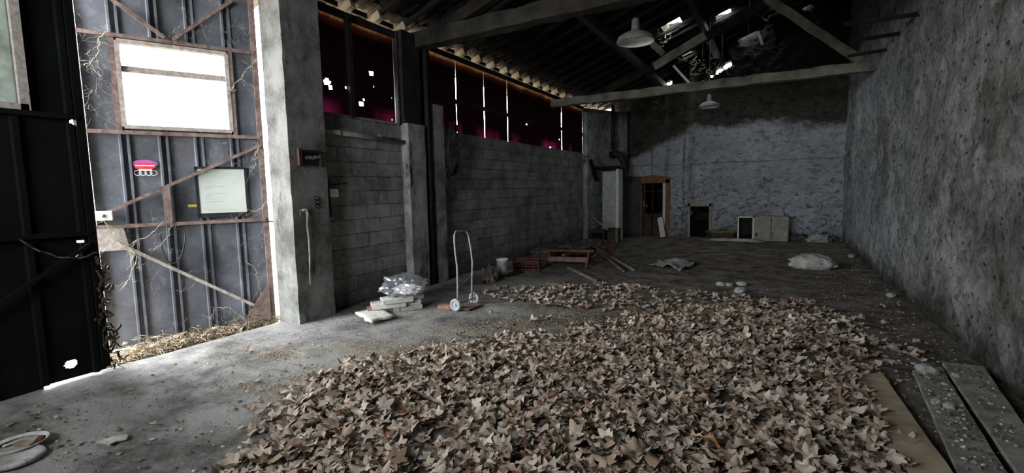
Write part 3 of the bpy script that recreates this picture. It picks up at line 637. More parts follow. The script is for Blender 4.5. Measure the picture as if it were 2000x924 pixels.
vpath([(528, 385), (515, 400), (505, 412), (478, 410)], 'dried vine tuft at the right of the whiteboard', .004)
vpath([(508, 285), (497, 300), (500, 320), (488, 336)], 'dried vine tuft just above the whiteboard corner', .004)
vpath([(195, 420), (212, 445), (235, 475), (268, 500), (255, 540), (240, 562)], 'dried vine trailing below the lock box down the gate', .006, 26)
vpath([(320, 432), (290, 462), (265, 470)], 'dried vine strand under the left half of the middle rail', .004)
vpath([(300, 490), (322, 470), (338, 440)], 'dried vine strand crossing the hanging cable loop', .004)
vpath([(478, 510), (495, 520), (505, 548), (510, 580)], 'dried vine hanging near the lower right of the gate', .003, 8)
vpath([(410, 625), (420, 602), (450, 600), (480, 628), (470, 640)], 'dried grass stalks arching in front of the gate bottom', .004, 14)
mb = MB()
for i in range(170):
    zone = random.random()
    if zone < .35: x, y = random.gauss(180, 22), random.uniform(30, 250)
    elif zone < .55: x, y = random.uniform(330, 500), random.gauss(55, 25)
    elif zone < .8: x, y = random.uniform(200, 520), random.uniform(400, 560)
    else: x, y = random.uniform(380, 520), random.uniform(265, 330)
    s_, z_ = leafpt(x, y, .08); p = G(min(-.1, max(-1.66, s_)), z_, .08); q = p+GS*random.gauss(0, .12)+Vector((0, 0, random.gauss(0, .08)))+GN*random.uniform(-.04, .03)
    mb.tube(strand(p, q, random.uniform(0, .08), 6, .03, seed=i*1.7), .0007, 3)
tag(mb.build('cobweb', 'web_pale'), 'fine dusty cobweb threads spread over the open gate leaf', 'cobweb', kind='stuff')
# second leaf, shut, black from inside
bg = empty('metal_gate_leaf', (-5.4, .14, 0), 'black shut gate leaf with a pale dirty window at the left picture edge', 'gate')
XB = -5.4; wz0, wz1, wy0, wy1 = 2.37, 3.27, .5, 1.46
def flat(y0, y1, z0, z1, hs=()):
    mb = MB(); n = max(2, int((y1-y0)/.01)); m = max(2, int((z1-z0)/.01))
    for j in range(m+1):
        for i in range(n+1):
            y = y0+(y1-y0)*i/n; z = z0+(z1-z0)*j/m; rib = .03 if (y % .35) < .05 else 0
            mb.v.append((XB+rib, y, z))
    for j in range(m):
        for i in range(n):
            yc = y0+(y1-y0)*(i+.5)/n; zc = z0+(z1-z0)*(j+.5)/m
            if any(((yc-h[0])/h[2])**2+((zc-h[1])/h[3])**2 < 1 for h in hs): continue
            mb.f.append((j*(n+1)+i, j*(n+1)+i+1, (j+1)*(n+1)+i+1, (j+1)*(n+1)+i))
    o = mb.build('sheet_panel', 'black_paint', bg)
def h_(x, y, r, q): p = onx(x, y, XB); return (p.y, p.z, r, q)
HS = [h_(139, 711, .045, .035), h_(142, 239, .03, .018), h_(156, 471, .02, .013), h_(148, 498, .015, .01)]
flat(.14, 1.40, -.08, wz0, HS); flat(1.40, 1.84, .025, wz0, HS); flat(.14, 1.84, wz1, 3.95); flat(.14, wy0, wz0, wz1); flat(wy1, 1.84, wz0, wz1)
for (y0, y1, z0, z1) in ((1.80, 1.86, .06, 3.97), (.14, .19, .03, 3.97)): mb = MB(); mb.bb(XB-.02, XB+.05, y0, y1, z0, z1); mb.build('stile', 'black_paint', bg)
for z in (1.3, 2.31, 3.34, 3.95): mb = MB(); mb.bb(XB+.03, XB+.06, .16, 1.82, z-.02, z+.02); mb.build('rail', 'black_paint', bg)
mb = MB(); mb.bar((XB+.06, 1.8, 1.2), (XB+.06, .2, .1), .03, .03); mb.build('brace', 'black_paint', bg)
mb = MB()
for (y0, y1, z0, z1) in ((wy0-.05, wy1+.05, wz0-.04, wz0+.01), (wy0-.05, wy1+.05, wz1-.01, wz1+.05), (wy0-.05, wy0, wz0, wz1), (wy1, wy1+.06, wz0-.04, wz1+.05)): mb.bb(XB-.03, XB+.05, y0, y1, z0, z1)
wf2 = mb.build('window_frame', 'pale_frame', bg); mb = MB(); mb.bb(XB-.005, XB, wy0, wy1, wz0, wz1); o = mb.build('pane', 'dirty_pane', None); o.parent = wf2
# ragged creeper and litter on the free edge of the shut leaf
random.seed(9); mb = MB()
for i in range(90):
    z = random.uniform(.0, 1.15); p = Vector((XB+random.uniform(-.02, .07), 1.86+random.uniform(-.03, .05)*(1.4-z*.6), z)); q = p+Vector((random.uniform(-.05, .05), random.uniform(-.06, .07), random.uniform(-.14, .1)))
    mb.tube(strand(p, q, .01, 5, .02, seed=i), random.choice((.004, .008, .013)), 4)
tag(mb.build('dead_creeper', 'brown_sack'), 'dark dead creeper clinging to the edge of the shut gate leaf', 'creeper')
mb = MB(); mb.tube(strand(onx(40, 480, XB+.08)+Vector((0, 0, .05)), (XB+.07, 1.84, 1.12), .10, 14, .03), .008, 5); tag(mb.build('rope', 'brown_sack'), 'drooping dark rope across the shut gate leaf', 'rope')
# ------------------------------------------------------------------ fixtures on the pillar and the near block wall
XP = -5.125
def pb(x0, y0, x1, y1, X): a_, b_ = onx(x0, y0, X), onx(x1, y1, X); return min(a_.y, b_.y), max(a_.y, b_.y), min(a_.z, b_.z), max(a_.z, b_.z)
y0, y1, z0, z1 = pb(577, 292, 629, 324, XP)
y0 = max(y0, 3.72); box = empty('fuse_box', (XP, (y0+y1)/2, z0), 'dark open fuse box with rusty red sides on the concrete pillar', 'fuse box')
mb = MB(); mb.bb(XP-.01, XP+.02, y0+.05, y1-.06, z0, z1); mb.build('back_plate', 'black_iron', box)
mb = MB(); mb.bb(XP-.01, XP+.06, y0, y0+.05, z0-.01, z1+.01); mb.build('side_cheek', 'rust_red', box); mb = MB(); mb.bb(XP-.01, XP+.06, y1-.06, y1, z0-.01, z1-.01); mb.build('side_cheek', 'rust_red', box)
mb = MB(); mb.bb(XP, XP+.07, y0+.04, y1-.05, z1-.03, z1); mb.build('lid', 'black_iron', box)
mb = MB()
for k in range(5): mb.rbox((XP+.04, y0+.12+k*.045, (z0+z1)/2+random.uniform(-.01, .015)), (.03, .035, .035), None, .02, .004, 20, k)
mb.build('fuses', 'grey_metal', box)
y0, y1, z0, z1 = pb(614, 383, 623, 407, XP); mb = MB()
for k in range(3): a_ = z0+(z1-z0)*k/3; mb.bb(XP, XP+.012, y0, y1, a_+.004, a_+(z1-z0)/3-.004)
sk = empty('socket_strip', (XP, y0, z0), 'small strip of three old switches on the pillar below the fuse box', 'switch'); mb.build('switch_plate', 'black_iron', sk); mb = MB()
for k in range(3): a_ = z0+(z1-z0)*k/3; mb.bb(XP+.01, XP+.018, y0+.01, y1-.01, a_+.016, a_+(z1-z0)/3-.016)
mb.build('rocker', 'grey_metal', sk)
hz = empty('hanging_hose', onx(597, 412, XP+.02), 'pale hose hanging from a bracket down the face of the pillar', 'hose')
mb = MB(); pl = [onx(x, y, XP+.03) for x, y in ((590, 411), (598, 409), (601, 418), (600, 440), (603, 465), (605, 500), (605, 530), (606, 556))]; mb.tube(pl, [.014, .02, .018, .013, .013, .012, .009, .006], 8); mb.build('hose', 'cloth_grey', hz, True)
mb = MB(); c_ = onx(592, 413, XP+.01); mb.bb(XP-.01, XP+.02, c_.y-.04, c_.y+.03, c_.z-.05, c_.z+.03); mb.build('bracket', 'rust_brown', hz)
p1 = onx(634, 270, XL+.06); p2 = onx(782, 287, XL+.06)
pp = empty('wall_pipe', p1, 'pale pipe running level along the near block wall', 'pipe'); mb = MB(); mb.tube([(XL+.06, p1.y, 2.44), (XL+.06, p2.y+.1, 2.40)], .035, 12); mb.build('pipe', 'old_plank', pp, True)
for y in (p1.y+.25, p1.y+1.0): mb = MB(); mb.tube([(XL+.06, y-.012, 2.43), (XL+.06, y+.012, 2.43)], .042, 12); mb.bb(XL-.01, XL+.06, y-.012, y+.012, 2.42, 2.45); mb.build('clip', 'rust_brown', pp)
y0, y1, z0, z1 = pb(638, 362, 656, 392, XL+.05)
jb = empty('junction_box', (XL, y0, z0), 'small grey junction box on dark brackets at the left end of the block wall', 'junction box')
mb = MB(); mb.bb(XL, XL+.08, y0+.03, y1+.03, z0+.05, z0+.16); mb.build('housing', 'enamel_inside', jb, bevel=.005); mb = MB(); mb.bb(XL-.01, XL+.06, y0-.02, y0+.05, z0-.22, z0+.3); mb.bar((XL+.03, y0, z0+.2), (XL+.05, y1+.2, z0+.24), .02, .02); mb.build('bracket', 'black_iron', jb)
# black cable coil and thin loop on the pier
def loop(cx, cy, rx, ry, r, X, name, lab, turns=1, mat='black_rubber'):
    mb = MB(); pts_ = []
    n = 30*turns
    for i in range(n+1):
        a = 2*math.pi*i/30; k = 1+.05*math.sin(i*.9); p = onx(cx+rx*k*math.cos(a), cy+ry*k*math.sin(a), X); p.x = X+.012*math.sin(i*.7)+i*.0006; pts_.append(p)
    mb.tube(pts_, r, 6); return tag(mb.build(name, mat, smooth=True), lab, 'cable')
loop(883, 293, 11, 48, .017, XL+.10, 'cable_coil', 'thick black cable coil hanging on the wall right of the double column', 4)
loop(872, 361, 4, 23, .012, XL+.10, 'cable_loop', 'thin black cable loop hanging below the thick coil', 2)
mb = MB(); p = onx(880, 245, XL+.08); mb.bb(XL-.01, XL+.12, p.y-.02, p.y+.02, p.z-.02, p.z+.02); tag(mb.build('wall_hook', 'black_iron'), 'dark hook carrying the cable coils', 'hook')
mb = MB(); mb.tube([(-5.2, 6.40, 0), (-5.2, 6.40, 4.2)], .045, 12); tag(mb.build('downpipe', 'black_iron', smooth=True), 'dark upright pipe between the two joined columns', 'pipe')
# far post
pc = onz(1145, 477); ps = empty('steel_post', (pc.x, pc.y, 0), 'round post with flaking pale paint at the far end of the block wall', 'post')
mb = MB(); mb.tube([(pc.x, pc.y, 0), (pc.x, pc.y, 3.75)], .085, 18); mb.build('shaft', 'concrete_dark', ps, True); mb = MB(); mb.bb(pc.x-.14, pc.x+.14, pc.y-.14, pc.y+.14, 0, .02); mb.build('foot_plate', 'rust_brown', ps)
# ------------------------------------------------------------------ far left corner
def at(x, y, Y): return ony(x, y, Y)
c0 = onz(1176, 470); c1 = onz(1209, 470); Yc = 14.2; a_ = ony(1176, 330, Yc); b_ = ony(1209, 330, Yc); ztop = b_.z
cab = empty('tall_cabinet', ((a_.x+b_.x)/2, Yc, 0), 'tall grey cabinet with a white front edge in the far left corner', 'cabinet')
mb = MB(); mb.bb(a_.x, b_.x-.09, Yc, Yc+.4, 0, ztop-.06); mb.build('body', 'grey_metal', cab, bevel=.01)
mb = MB(); mb.bb(b_.x-.09, b_.x, Yc-.03, Yc+.4, .0, ztop); mb.build('front_edge', 'white_paint', cab, bevel=.008)
mb = MB(); mb.bb(a_.x-.25, b_.x+.06, Yc-.05, Yc+.42, ztop, ztop+.03); mb.bb(a_.x-.25, b_.x-.05, Yc-.05, Yc+.42, ztop+.03, ztop+.10); mb.build('top_board', 'dark_timber', cab)
fp = empty('stove_pipe', ony(1197, 300, 15.0), 'black bent stove pipe above the tall cabinet', 'pipe')
mb = MB(); q = [ony(x, y, 15.0) for x, y in ((1197, 205), (1197, 250), (1197, 292))]; mb.tube(q, .055, 12); mb.build('flue', 'black_iron', fp, True)
mb = MB(); q = [ony(x, y, 15.0) for x, y in ((1192, 304), (1204, 300), (1213, 306), (1219, 320), (1222, 340), (1222, 352))]; mb.tube(q, [.12, .13, .12, .10, .09, .09], 12); mb.build('elbow', 'black_iron', fp, True)
mb = MB(); p = ony(1227, 300, 15.8); mb.tube([(p.x, 15.78, 2.1), (p.x, 15.78, 4.1)], .03, 10); tag(mb.build('corner_pipe', 'black_iron', smooth=True), 'thin black upright pipe in the corner left of the back wall', 'pipe')
mb = MB(); q = ony(1160, 330, 14.0); mb.bar(onx(1152, 312, -5.13), onx(1164, 352, -5.03), .06, .10); tag(mb.build('leaning_board', 'dark_timber'), 'short dark board hanging tilted right of the round post', 'board')
for (x0, x1, yt, Yd, mat, nm, lab, cat) in ((1152, 1180, 449, 13.0, 'black_iron', 'stove', 'small black box stove standing right of the round post', 'stove'), (1181, 1205, 447, 13.3, 'brown_sack', 'wooden_crate', 'small brown wooden crate right of the black stove', 'crate')):
    a_ = ony(x0, yt, Yd); b_ = ony(x1, yt, Yd); e_ = empty(nm, ((a_.x+b_.x)/2, Yd, 0), lab, cat); h = a_.z
    mb = MB(); mb.bb(a_.x, b_.x, Yd, Yd+.4, .04, h-.03); mb.build('body', mat, e_, bevel=.01); mb = MB(); mb.bb(a_.x-.02, b_.x+.02, Yd-.02, Yd+.42, h-.03, h); mb.build('top', mat, e_)
    for sx in (a_.x+.02, b_.x-.05):
        for sy in (Yd+.01, Yd+.34): mb = MB(); mb.bb(sx, sx+.035, sy, sy+.035, 0, .05); mb.build('leg', mat, e_)
    if nm == 'wooden_crate': mb = MB(); mb.bb(b_.x-.03, b_.x+.03, Yd-.05, Yd, 0, h+.02); mb.build('corner_post', 'rust_brown', e_)
    else: mb = MB(); mb.bb(a_.x+.05, b_.x-.05, Yd-.015, Yd, .1, h-.08); mb.build('stove_door', 'black_paint', e_)
mb = MB(); mb.bar(ony(1158, 424, 12.9), ony(1187, 449, 13.0), .03, .04); tag(mb.build('broom_handle', 'old_plank'), 'stick leaning across the top of the black stove', 'stick')
# back door with its frame
dr = empty('door_1', (DX0, YB, 0), 'dark plank door standing open beside its orange-brown arched frame', 'door'); struct(dr)
ang = math.radians(207); u = Vector((math.cos(ang), math.sin(ang), 0)); hp = Vector((DX0+.0, YB-.06, 0)); Wd = .74; Rm = Matrix((u, Vector((-u.y, u.x, 0)), Vector((0, 0, 1)))).transposed()
mb = MB(); mb.box(hp+u*Wd/2+Vector((0, 0, 1.0)), (Wd, .035, 1.94), Rm)
lf = mb.build('door_leaf', 'door_wood', dr, bevel=.004)
mb = MB()
for z in (.35, 1.05, 1.75): mb.box(hp+u*Wd/2+Vector((0, 0, z))+Vector((u.y, -u.x, 0))*-.0, (Wd*.94, .07, .09), Rm)
for s_ in (.06, .5, .94): mb.box(hp+u*Wd*s_+Vector((0, 0, 1.0)), (.07, .06, 1.86), Rm)
o = mb.build('ledge', 'door_wood', None); o.parent = lf
mb = MB(); mb.bb(DX1-.04, DX1+.10, YB-.07, YB+.15, 0, 1.86); mb.bb(DX0-.03, DX0+.04, YB-.05, YB+.15, 0, 1.86)
n = 12
for i in range(n):
    xa = DX0-.03+(DX1-DX0+.13)*i/n; xb = DX0-.03+(DX1-DX0+.13)*(i+1)/n
    za = 1.90+.10*math.sin(math.pi*(i/n*.75+.2)); zb = 1.90+.10*math.sin(math.pi*((i+1)/n*.75+.2))
    mb.add([(xa, YB-.07, 1.74), (xb, YB-.07, 1.74), (xb, YB-.07, zb), (xa, YB-.07, za), (xa, YB+.15, 1.74), (xb, YB+.15, 1.74), (xb, YB+.15, zb), (xa, YB+.15, za)], [(0, 1, 2, 3), (7, 6, 5, 4), (3, 2, 6, 7), (4, 5, 1, 0)])
mb.build('door_frame', 'orange_wood', dr)
mb = MB(); mb.bb(DX1-.13, DX1-.04, YB-.02, YB+.12, .3, 1.74); mb.build('jamb_lining', 'white_paint', dr)['label'] = 'pale inner jamb board'
mb = MB(); mb.bb(DX0+.33, DX0+.36, YB+.16, YB+.19, 0, 1.74); mb.bb(DX0+.04, DX1-.04, YB+.16, YB+.19, 1.46, 1.49); mb.bb(DX0+.04, DX0+.10, YB+.16, YB+.2, 0, 1.74); mb.bb(DX0+.04, DX1-.04, YB+.16, YB+.19, .7, .73); mb.build('glazing_bar', 'brown_sack', dr)
mb = MB(); mb.bb(DX0+.05, DX1-.05, YB+.16, YB+.19, 0, .7); mb.build('kick_panel', 'brown_sack', dr)
p0 = ony(1295, 464, YB-.35); p1 = ony(1289, 423, YB-.12); mb = MB(); mb.bar((p0.x, YB-.35, 0.005), (p1.x, YB-.13, .62), .16, .02, (0, 1, 0)); tag(mb.build('leaning_plank', 'white_paint'), 'short white plank leaning at the right side of the back doorway', 'plank')
# niche frame
nf = MB(); nf.bb(NX0-.05, NX0+.02, YB-.06, YB+.1, 0, NZ+.05); nf.bb(NX1-.02, NX1+.05, YB-.06, YB+.1, 0, NZ+.05); nf.bb(NX0-.07, NX1+.07, YB-.06, YB+.1, NZ-.04, NZ+.08); struct(nf.build('trim_2', 'cabinet_paint'))
mb = MB(); mb.bb(NX0+.2, NX1-.05, YB+.1, YB+.13, NZ-.20, NZ-.06); mb.bb(NX0+.02, NX1-.02, YB+.12, YB+.16, 0, .55); struct(mb.build('trim_3', 'black_paint'))
# string course line across the back and right walls
mb = MB(); mb.tube([(x, YB-.02+.01*math.sin(x*7), 2.32+.012*math.sin(x*3.1)) for x in np.arange(-4.4, 1.58, .2)]+[(1.575, 15.8, 2.33), (1.575, 15.0, 2.38), (1.57, 14.6, 2.42)], .013, 5); struct(mb.build('trim_4', 'concrete_dark'))
# ------------------------------------------------------------------ things along the back wall
a_ = ony(1441, 430, 15.35); b_ = ony(1541, 430, 15.35); x0, x1 = a_.x, b_.x; H_ = ony(1490, 423, 15.35).z; Yk = 15.35; D = .38
ck = empty('low_cabinet', ((x0+x1)/2, Yk, 0), 'low pale two-door cabinet with an open left compartment against the back wall', 'cabinet')
w3 = (x1-x0)/3; mb = MB()
mb.bb(x0, x0+.03, Yk, Yk+D, 0, H_); mb.bb(x1-.03, x1, Yk, Yk+D, 0, H_); mb.bb(x0+w3, x0+w3+.03, Yk, Yk+D, 0, H_); mb.bb(x0, x1, Yk+D-.02, Yk+D, 0, H_); mb.bb(x0, x1, Yk, Yk+D, .0, .04); mb.bb(x0, x1, Yk, Yk+D, H_-.02, H_); mb.build('body', 'cabinet_paint', ck)
mb = MB(); mb.bb(x0, x0+.035, Yk-.02, Yk, 0, H_); mb.bb(x0+w3-.045, x0+w3, Yk-.02, Yk, 0, H_); mb.bb(x0+.03, x0+w3, Yk-.02, Yk, 0, .045); mb.bb(x0+.03, x0+w3, Yk-.02, Yk, H_-.04, H_); mb.build('face_frame', 'white_paint', ck)
mb = MB(); mb.bb(x0+.03, x0+w3-.03, Yk+.2, Yk+.22, .04, H_-.03); mb.build('back_panel', 'dark_timber', ck); 
mb = MB(); mb.add([(x0+.04, Yk+.02, .05), (x0+w3-.04, Yk+.02, .05), (x0+w3-.04, Yk+.19, .22), (x0+w3-.04, Yk+.02, .24), (x0+.04, Yk+.02, .06)], [(0, 1, 3, 4), (1, 2, 3), (4, 3, 2), (0, 4, 2, 1)]); mb.build('fallen_shelf', 'black_paint', ck)
for i, xx in enumerate((x0+w3+.005, x0+2*w3+.005)):
    mb = MB(); mb.bb(xx, xx+w3-.015, Yk-.022, Yk, .02, H_-.01); d_ = mb.build('door', 'cabinet_paint', ck, bevel=.004)
    mb = MB(); mb.bb(xx+.03, xx+(.09 if i == 0 else .05), Yk-.045, Yk-.02, .14, .22 if i == 0 else .26); o = mb.build('latch', 'black_iron', None); o.parent = d_
def lump(name, c, r, mat, lab, cat, seed=0, amp=.35, freq=2.0, sub_=4, parent=None, flatb=True):
    bm = bmesh.new(); bmesh.ops.create_icosphere(bm, subdivisions=sub_, radius=1)
    for v in bm.verts:
        n_ = v.co.normalized(); k = 1+amp*noise.fractal(n_*freq+Vector((seed*7.1, seed, 3)), 1, 2, 4)+amp*.35*abs(noise.noise(n_*freq*3+Vector((seed, 0, 0))))
        p = Vector((n_.x*r[0], n_.y*r[1], n_.z*r[2]))*k
        if flatb: p.z = max(p.z+r[2]*.6, 0.0)
        v.co = p
    me = bpy.data.meshes.new(name); bm.to_mesh(me); bm.free(); o = bpy.data.objects.new(name, me); COL.objects.link(o); me.materials.append(M[mat])
    me.polygons.foreach_set('use_smooth', [True]*len(me.polygons)); 
    if parent is not None: o.parent = parent; o.location = Vector(c)-Vector(parent.location)
    else: o.location = c
    if lab: tag(o, lab, cat)
    return o
p = ony(1408, 464, 15.45); sk = empty('sack', (p.x, 15.5, 0), 'brown sack with an ochre cloth on top left of the low cabinet', 'sack')
lump('bag_body', (p.x, 15.5, 0), (.42, .22, .17), 'brown_sack', None, None, 3, .25, parent=sk); lump('cloth', (p.x+.02, 15.48, .19), (.40, .20, .05), 'ochre_cloth', None, None, 5, .5, 3, parent=sk)
p = onz(1436, 470); lump('plaster_dust', (p.x, p.y, 0), (.62, .30, .03), 'powder_white', 'thin spill of white plaster dust on the floor before the low cabinet', 'plaster dust', 6, .7, 2.6)
p = onz(1588, 528); lump('rag_bundle', (p.x, p.y+.2, 0), (.36, .22, .17), 'cloth_grey', 'crumpled grey bag lying on the floor near the right wall', 'bag', 9, .30, 3.6)
rp = ony(1598, 403, 15.86); mb = MB(); mb.lathe(rp, [(.03, -.02), (.04, .05), (.075, .07), (.09, .04), (.095, -.03)], 18, Matrix.Rotation(math.radians(90), 3, 'X')); tag(mb.build('pipe_end', 'stone_chip', smooth=True), 'pale round pipe end sticking out of the back wall near the right corner', 'pipe')
p = ony(1690-93, 460, 15.6); lump('rubble', (p.x, 15.5, 0), (.26, .17, .13), 'stone_chip', 'pale rubble lump at the foot of the back wall near the right corner', 'rubble', 12, .6, 2)
p = ony(1555, 462, 15.65); lump('rubble', (p.x+.05, 15.58, 0), (.22, .13, .12), 'rubble_dark', 'dark rubble heap just right of the low cabinet', 'rubble', 13, .6, 2)
# paper sheet on the floor
def sheetpoly(name, px, mat, lab, cat, z=.02, amp=.04, n=16, th=.002):
    P = [onz(*q, 0) for q in px]; mb = MB()
    for j in range(n+1):
        for i in range(n+1):
            u_, v_ = i/n, j/n; p = P[0].lerp(P[1], u_).lerp(P[3].lerp(P[2], u_), v_); rag = .06*noise.noise(Vector((p.x*5, p.y*5, 9)))
            if i in (0, n): p.x += rag
            if j in (0, n): p.y += rag
            p.z = z+abs(amp*fbm((p.x, p.y, 2), 2.8, 3)); mb.v.append(tuple(p))
    for j in range(n):
        for i in range(n): a = j*(n+1)+i; mb.f.append((a, a+1, a+n+2, a+n+1))
    o = mb.build(name, mat, smooth=True); md = o.modifiers.new('t', 'SOLIDIFY'); md.thickness = th; md.offset = 0; return tag(o, lab, cat)
sheetpoly('paper_sheet', ((1268, 519), (1330, 531), (1364, 517), (1305, 511)), 'cloth_grey', 'crumpled pale sheet lying flat on the floor before the back door', 'sheet', .02, .10)
# ------------------------------------------------------------------ stones
ROCK = []
for k in range(5):
    bm = bmesh.new(); bmesh.ops.create_icosphere(bm, subdivisions=2, radius=1)
    for v in bm.verts: v.co = Vector([round(q*2.2+noise.noise(v.co*1.7+Vector((k*9, 0, 0)))*.8)/2.2*.35+q*.65 for q in v.co])*(1+.3*noise.noise(v.co*2+Vector((k*3, 1, 2))))
    me = bpy.data.meshes.new('stone'); bm.to_mesh(me); bm.free(); me.materials.append(M['stone_chip']); ROCK.append(me)
def stone(px, py, w, lab, h=.5, dz=0, k=None, group=None, mat=None):
    c = onz(px, py, dz); o = bpy.data.objects.new('stone', ROCK[(k if k is not None else random.randrange(5))]); COL.objects.link(o)
    r = w*topx(c)[2]/FPX/2; o.location = (c.x, c.y, dz+r*h*.6); o.scale = (r, r*.8, r*h); o.rotation_euler = (0, 0, random.uniform(0, 6)); tag(o, lab, 'stone', group); return o
for (x, y, w, lab) in ((1407, 558, 18, 'left stone of the four pale stones in the middle of the hall floor'), (1425, 559, 15, 'second stone of the pale group in the middle of the floor'), (1448, 558, 20, 'rear right stone of the pale group in the middle of the floor'), (1446, 572, 26, 'largest flat stone of the pale group in the middle of the floor'),
    (1740, 580, 20, 'roundish pale stone at the foot of the right wall'), (1663, 503, 16, 'flat white stone near the foot of the right wall'), (1745, 683, 26, 'bright white stone between the leaves and the right wall'), (1790, 668, 16, 'pale stone behind the bright white stone by the right wall'), (1728, 697, 12, 'small white stone just left of the bright white stone'), (1800, 689, 14, 'dull stone right of the bright white stone'),
    (1695, 822, 10, 'white chip lying among the leaves left of the ply plank')): stone(x, y, w, lab, .55)
for (x, y, w, lab, z) in ((1808, 727, 40, 'largest stone at the far end of the middle grey plank', .05), (1828, 790, 18, 'upright white shard on the middle grey plank', .05), (1853, 796, 26, 'grey lump beside the white shard on the middle plank', .05), (1834, 806, 10, 'small chip on the middle grey plank', .05), (1872, 817, 9, 'tiny white chip near the right edge of the middle plank', .05), (1866, 735, 16, 'pale stone at the far end of the right grey plank', .06), (1845, 752, 14, 'stone on the edge of the middle plank by the gap', .05), (1900, 830, 9, 'small white chip low on the middle plank', .05), (1935, 790, 10, 'pale chip on the right grey plank', .06), (1985, 872, 10, 'pale chip near the near end of the right grey plank', .06), (1786, 712, 12, 'small pale stone behind the far end of the middle plank', 0), (1757, 745, 13, 'pale stone between the ply plank and the middle plank', 0)):
    stone(x, y, w, lab, .8 if 'upright' in lab else .45, z)
# ------------------------------------------------------------------ planks at right
def plank(c4, z, th, mat, lab, seed):
    P = [onz(*q, z) for q in c4]; n, m = 24, 5; mb = MB(); lo = []
    for dz in (0, -th):
        for j in range(n+1):
            for i in range(m+1):
                p = P[0].lerp(P[1], i/m).lerp(P[3].lerp(P[2], i/m), j/n); w = noise.noise_vector(Vector((p.x*4, p.y*4, seed)))*.006; mb.v.append((p.x+w.x, p.y+w.y, z+dz+(w.z*.5 if dz == 0 else 0)))
    K = (n+1)*(m+1)
    for j in range(n):
        for i in range(m): a = j*(m+1)+i; mb.f.append((a, a+m+1, a+m+2, a+1)); mb.f.append((K+a, K+a+1, K+a+m+2, K+a+m+1))
    for j in range(n):
        for e_ in (0, m): a = j*(m+1)+e_; mb.f.append((a, a+m+1, K+a+m+1, K+a) if e_ else (a, K+a, K+a+m+1, a+m+1))
    for i in range(m):
        mb.f.append((i, i+1, K+i+1, K+i)); a = n*(m+1)+i; mb.f.append((a, K+a, K+a+1, a+1))
    return tag(mb.build('plank', mat), lab, 'plank')
def ext(a_, b_, t_): return (a_[0]+(b_[0]-a_[0])*t_, a_[1]+(b_[1]-a_[1])*t_)
plank(((1669, 731), (1722, 728), ext((1722, 740), (1859, 923), 1.25), ext((1669, 733), (1777, 923), 1.25)), .045, .025, 'plank_ply', 'brown plywood plank, leftmost of the three planks by the right wall', 1)
plank(((1783, 722), (1838, 717), ext((1843, 722), (1967, 924), 1.25), ext((1783, 727), (1872, 924), 1.25)), .05, .03, 'old_plank', 'grey dusty plank with stones on it, middle of the three planks', 2)
plank(((1841, 707), (1920, 715), ext((1941, 743), (2000, 828), 2.6), ext((1841, 709), (1989, 924), 1.15)), .06, .03, 'old_plank', 'wide grey plank nearest the right wall', 3)
a_ = onz(1424, 693, .06); b_ = onz(1564, 704, .05); mb = MB(); mb.rbox((a_+b_)/2, ((b_-a_).length, .035, .03), RZ(math.atan2((b_-a_).y, (b_-a_).x)), .05, .004, 8); tag(mb.build('stick', 'grey_metal'), 'grey stick lying across the dry leaves', 'stick')
# ------------------------------------------------------------------ hand truck
A = onz(890, 608); B = onz(926, 594); lat = (B-A); wdt = lat.length; lat.normalize(); fw = Vector((-lat.y, lat.x, 0)); 
if fw.y < 0: fw = -fw
wdt = min(max(wdt, .3), .5); zA = Vector((0, 0, 1)); R0 = .085
ht = empty('hand_truck', A, 'grey tubular two-wheel hand truck standing before the block wall', 'hand truck')
c1, c2 = A+zA*R0, A+lat*wdt+zA*R0
for c_ in (c1, c2):
    mb = MB(); Rw = Matrix((fw, zA, lat)).transposed(); Rw = Matrix((zA, fw, lat)).transposed()
    prf = [(R0*math.cos(a)*.0+(R0-.02)+.02*math.cos(a), .02*math.sin(a)) for a in np.linspace(0, 2*math.pi, 12)]; mb.lathe(c_, prf, 28, Rw); w = mb.build('wheel', 'wheel_grey', ht, True)
    mb = MB(); mb.lathe(c_, [(0, -.022), (.018, -.022), (.02, .022), (0, .022)], 14, Rw)
    mb.lathe(c_, [(.012, -.006), (R0-.03, -.006), (R0-.03, .006), (.012, .006)], 20, Rw)
    for k in range(5): a = 2*math.pi*k/5; d = zA*math.cos(a)+fw*math.sin(a); mb.bar(c_+d*.012, c_+d*(R0-.02), .014, .014, lat)
    o = mb.build('spokes', 'wheel_grey', None); o.parent = w
mb = MB(); mb.tube([c1, c2], .009, 8); mb.build('axle', 'rust_brown', ht)
fr = MB(); q = []
ins = .05
side = lambda s_: [A+lat*(ins if s_ == 0 else wdt-ins)+zA*z+fw*d+lat*((1 if s_ == 0 else -1)*o_) for z, d, o_ in ((.05, 0, 0), (.35, -.01, 0), (.60, -.02, -.01), (.78, .0, -.015), (.95, .02, 0), (1.02, .03, .015), (1.06, .035, .05))]
q = side(0)+list(reversed(side(1))); fr.tube(q, .013, 10); fr.build('frame', 'truck_paint', ht, True)
for z1, z2 in ((.42, .40), (.30, .42)): mb = MB(); mb.tube([A+lat*ins+zA*z1, A+lat*(wdt-ins)+zA*z2], .006, 6); mb.build('cross_bar', 'grey_metal', ht)
mb = MB(); mb.box(A+lat*wdt/2-fw*.09+zA*.03, (wdt*.8, .18, .008), Matrix((lat, fw, zA)).transposed()); mb.build('toe_plate', 'rust_brown', ht)
p = onz(873, 603); mb = MB(); mb.rbox((p.x, p.y, .03), (.24, .10, .055), RZ(.5), .03, .004, 9); tag(mb.build('brick', 'terracotta'), 'reddish brick lying left of the hand truck wheel', 'brick')
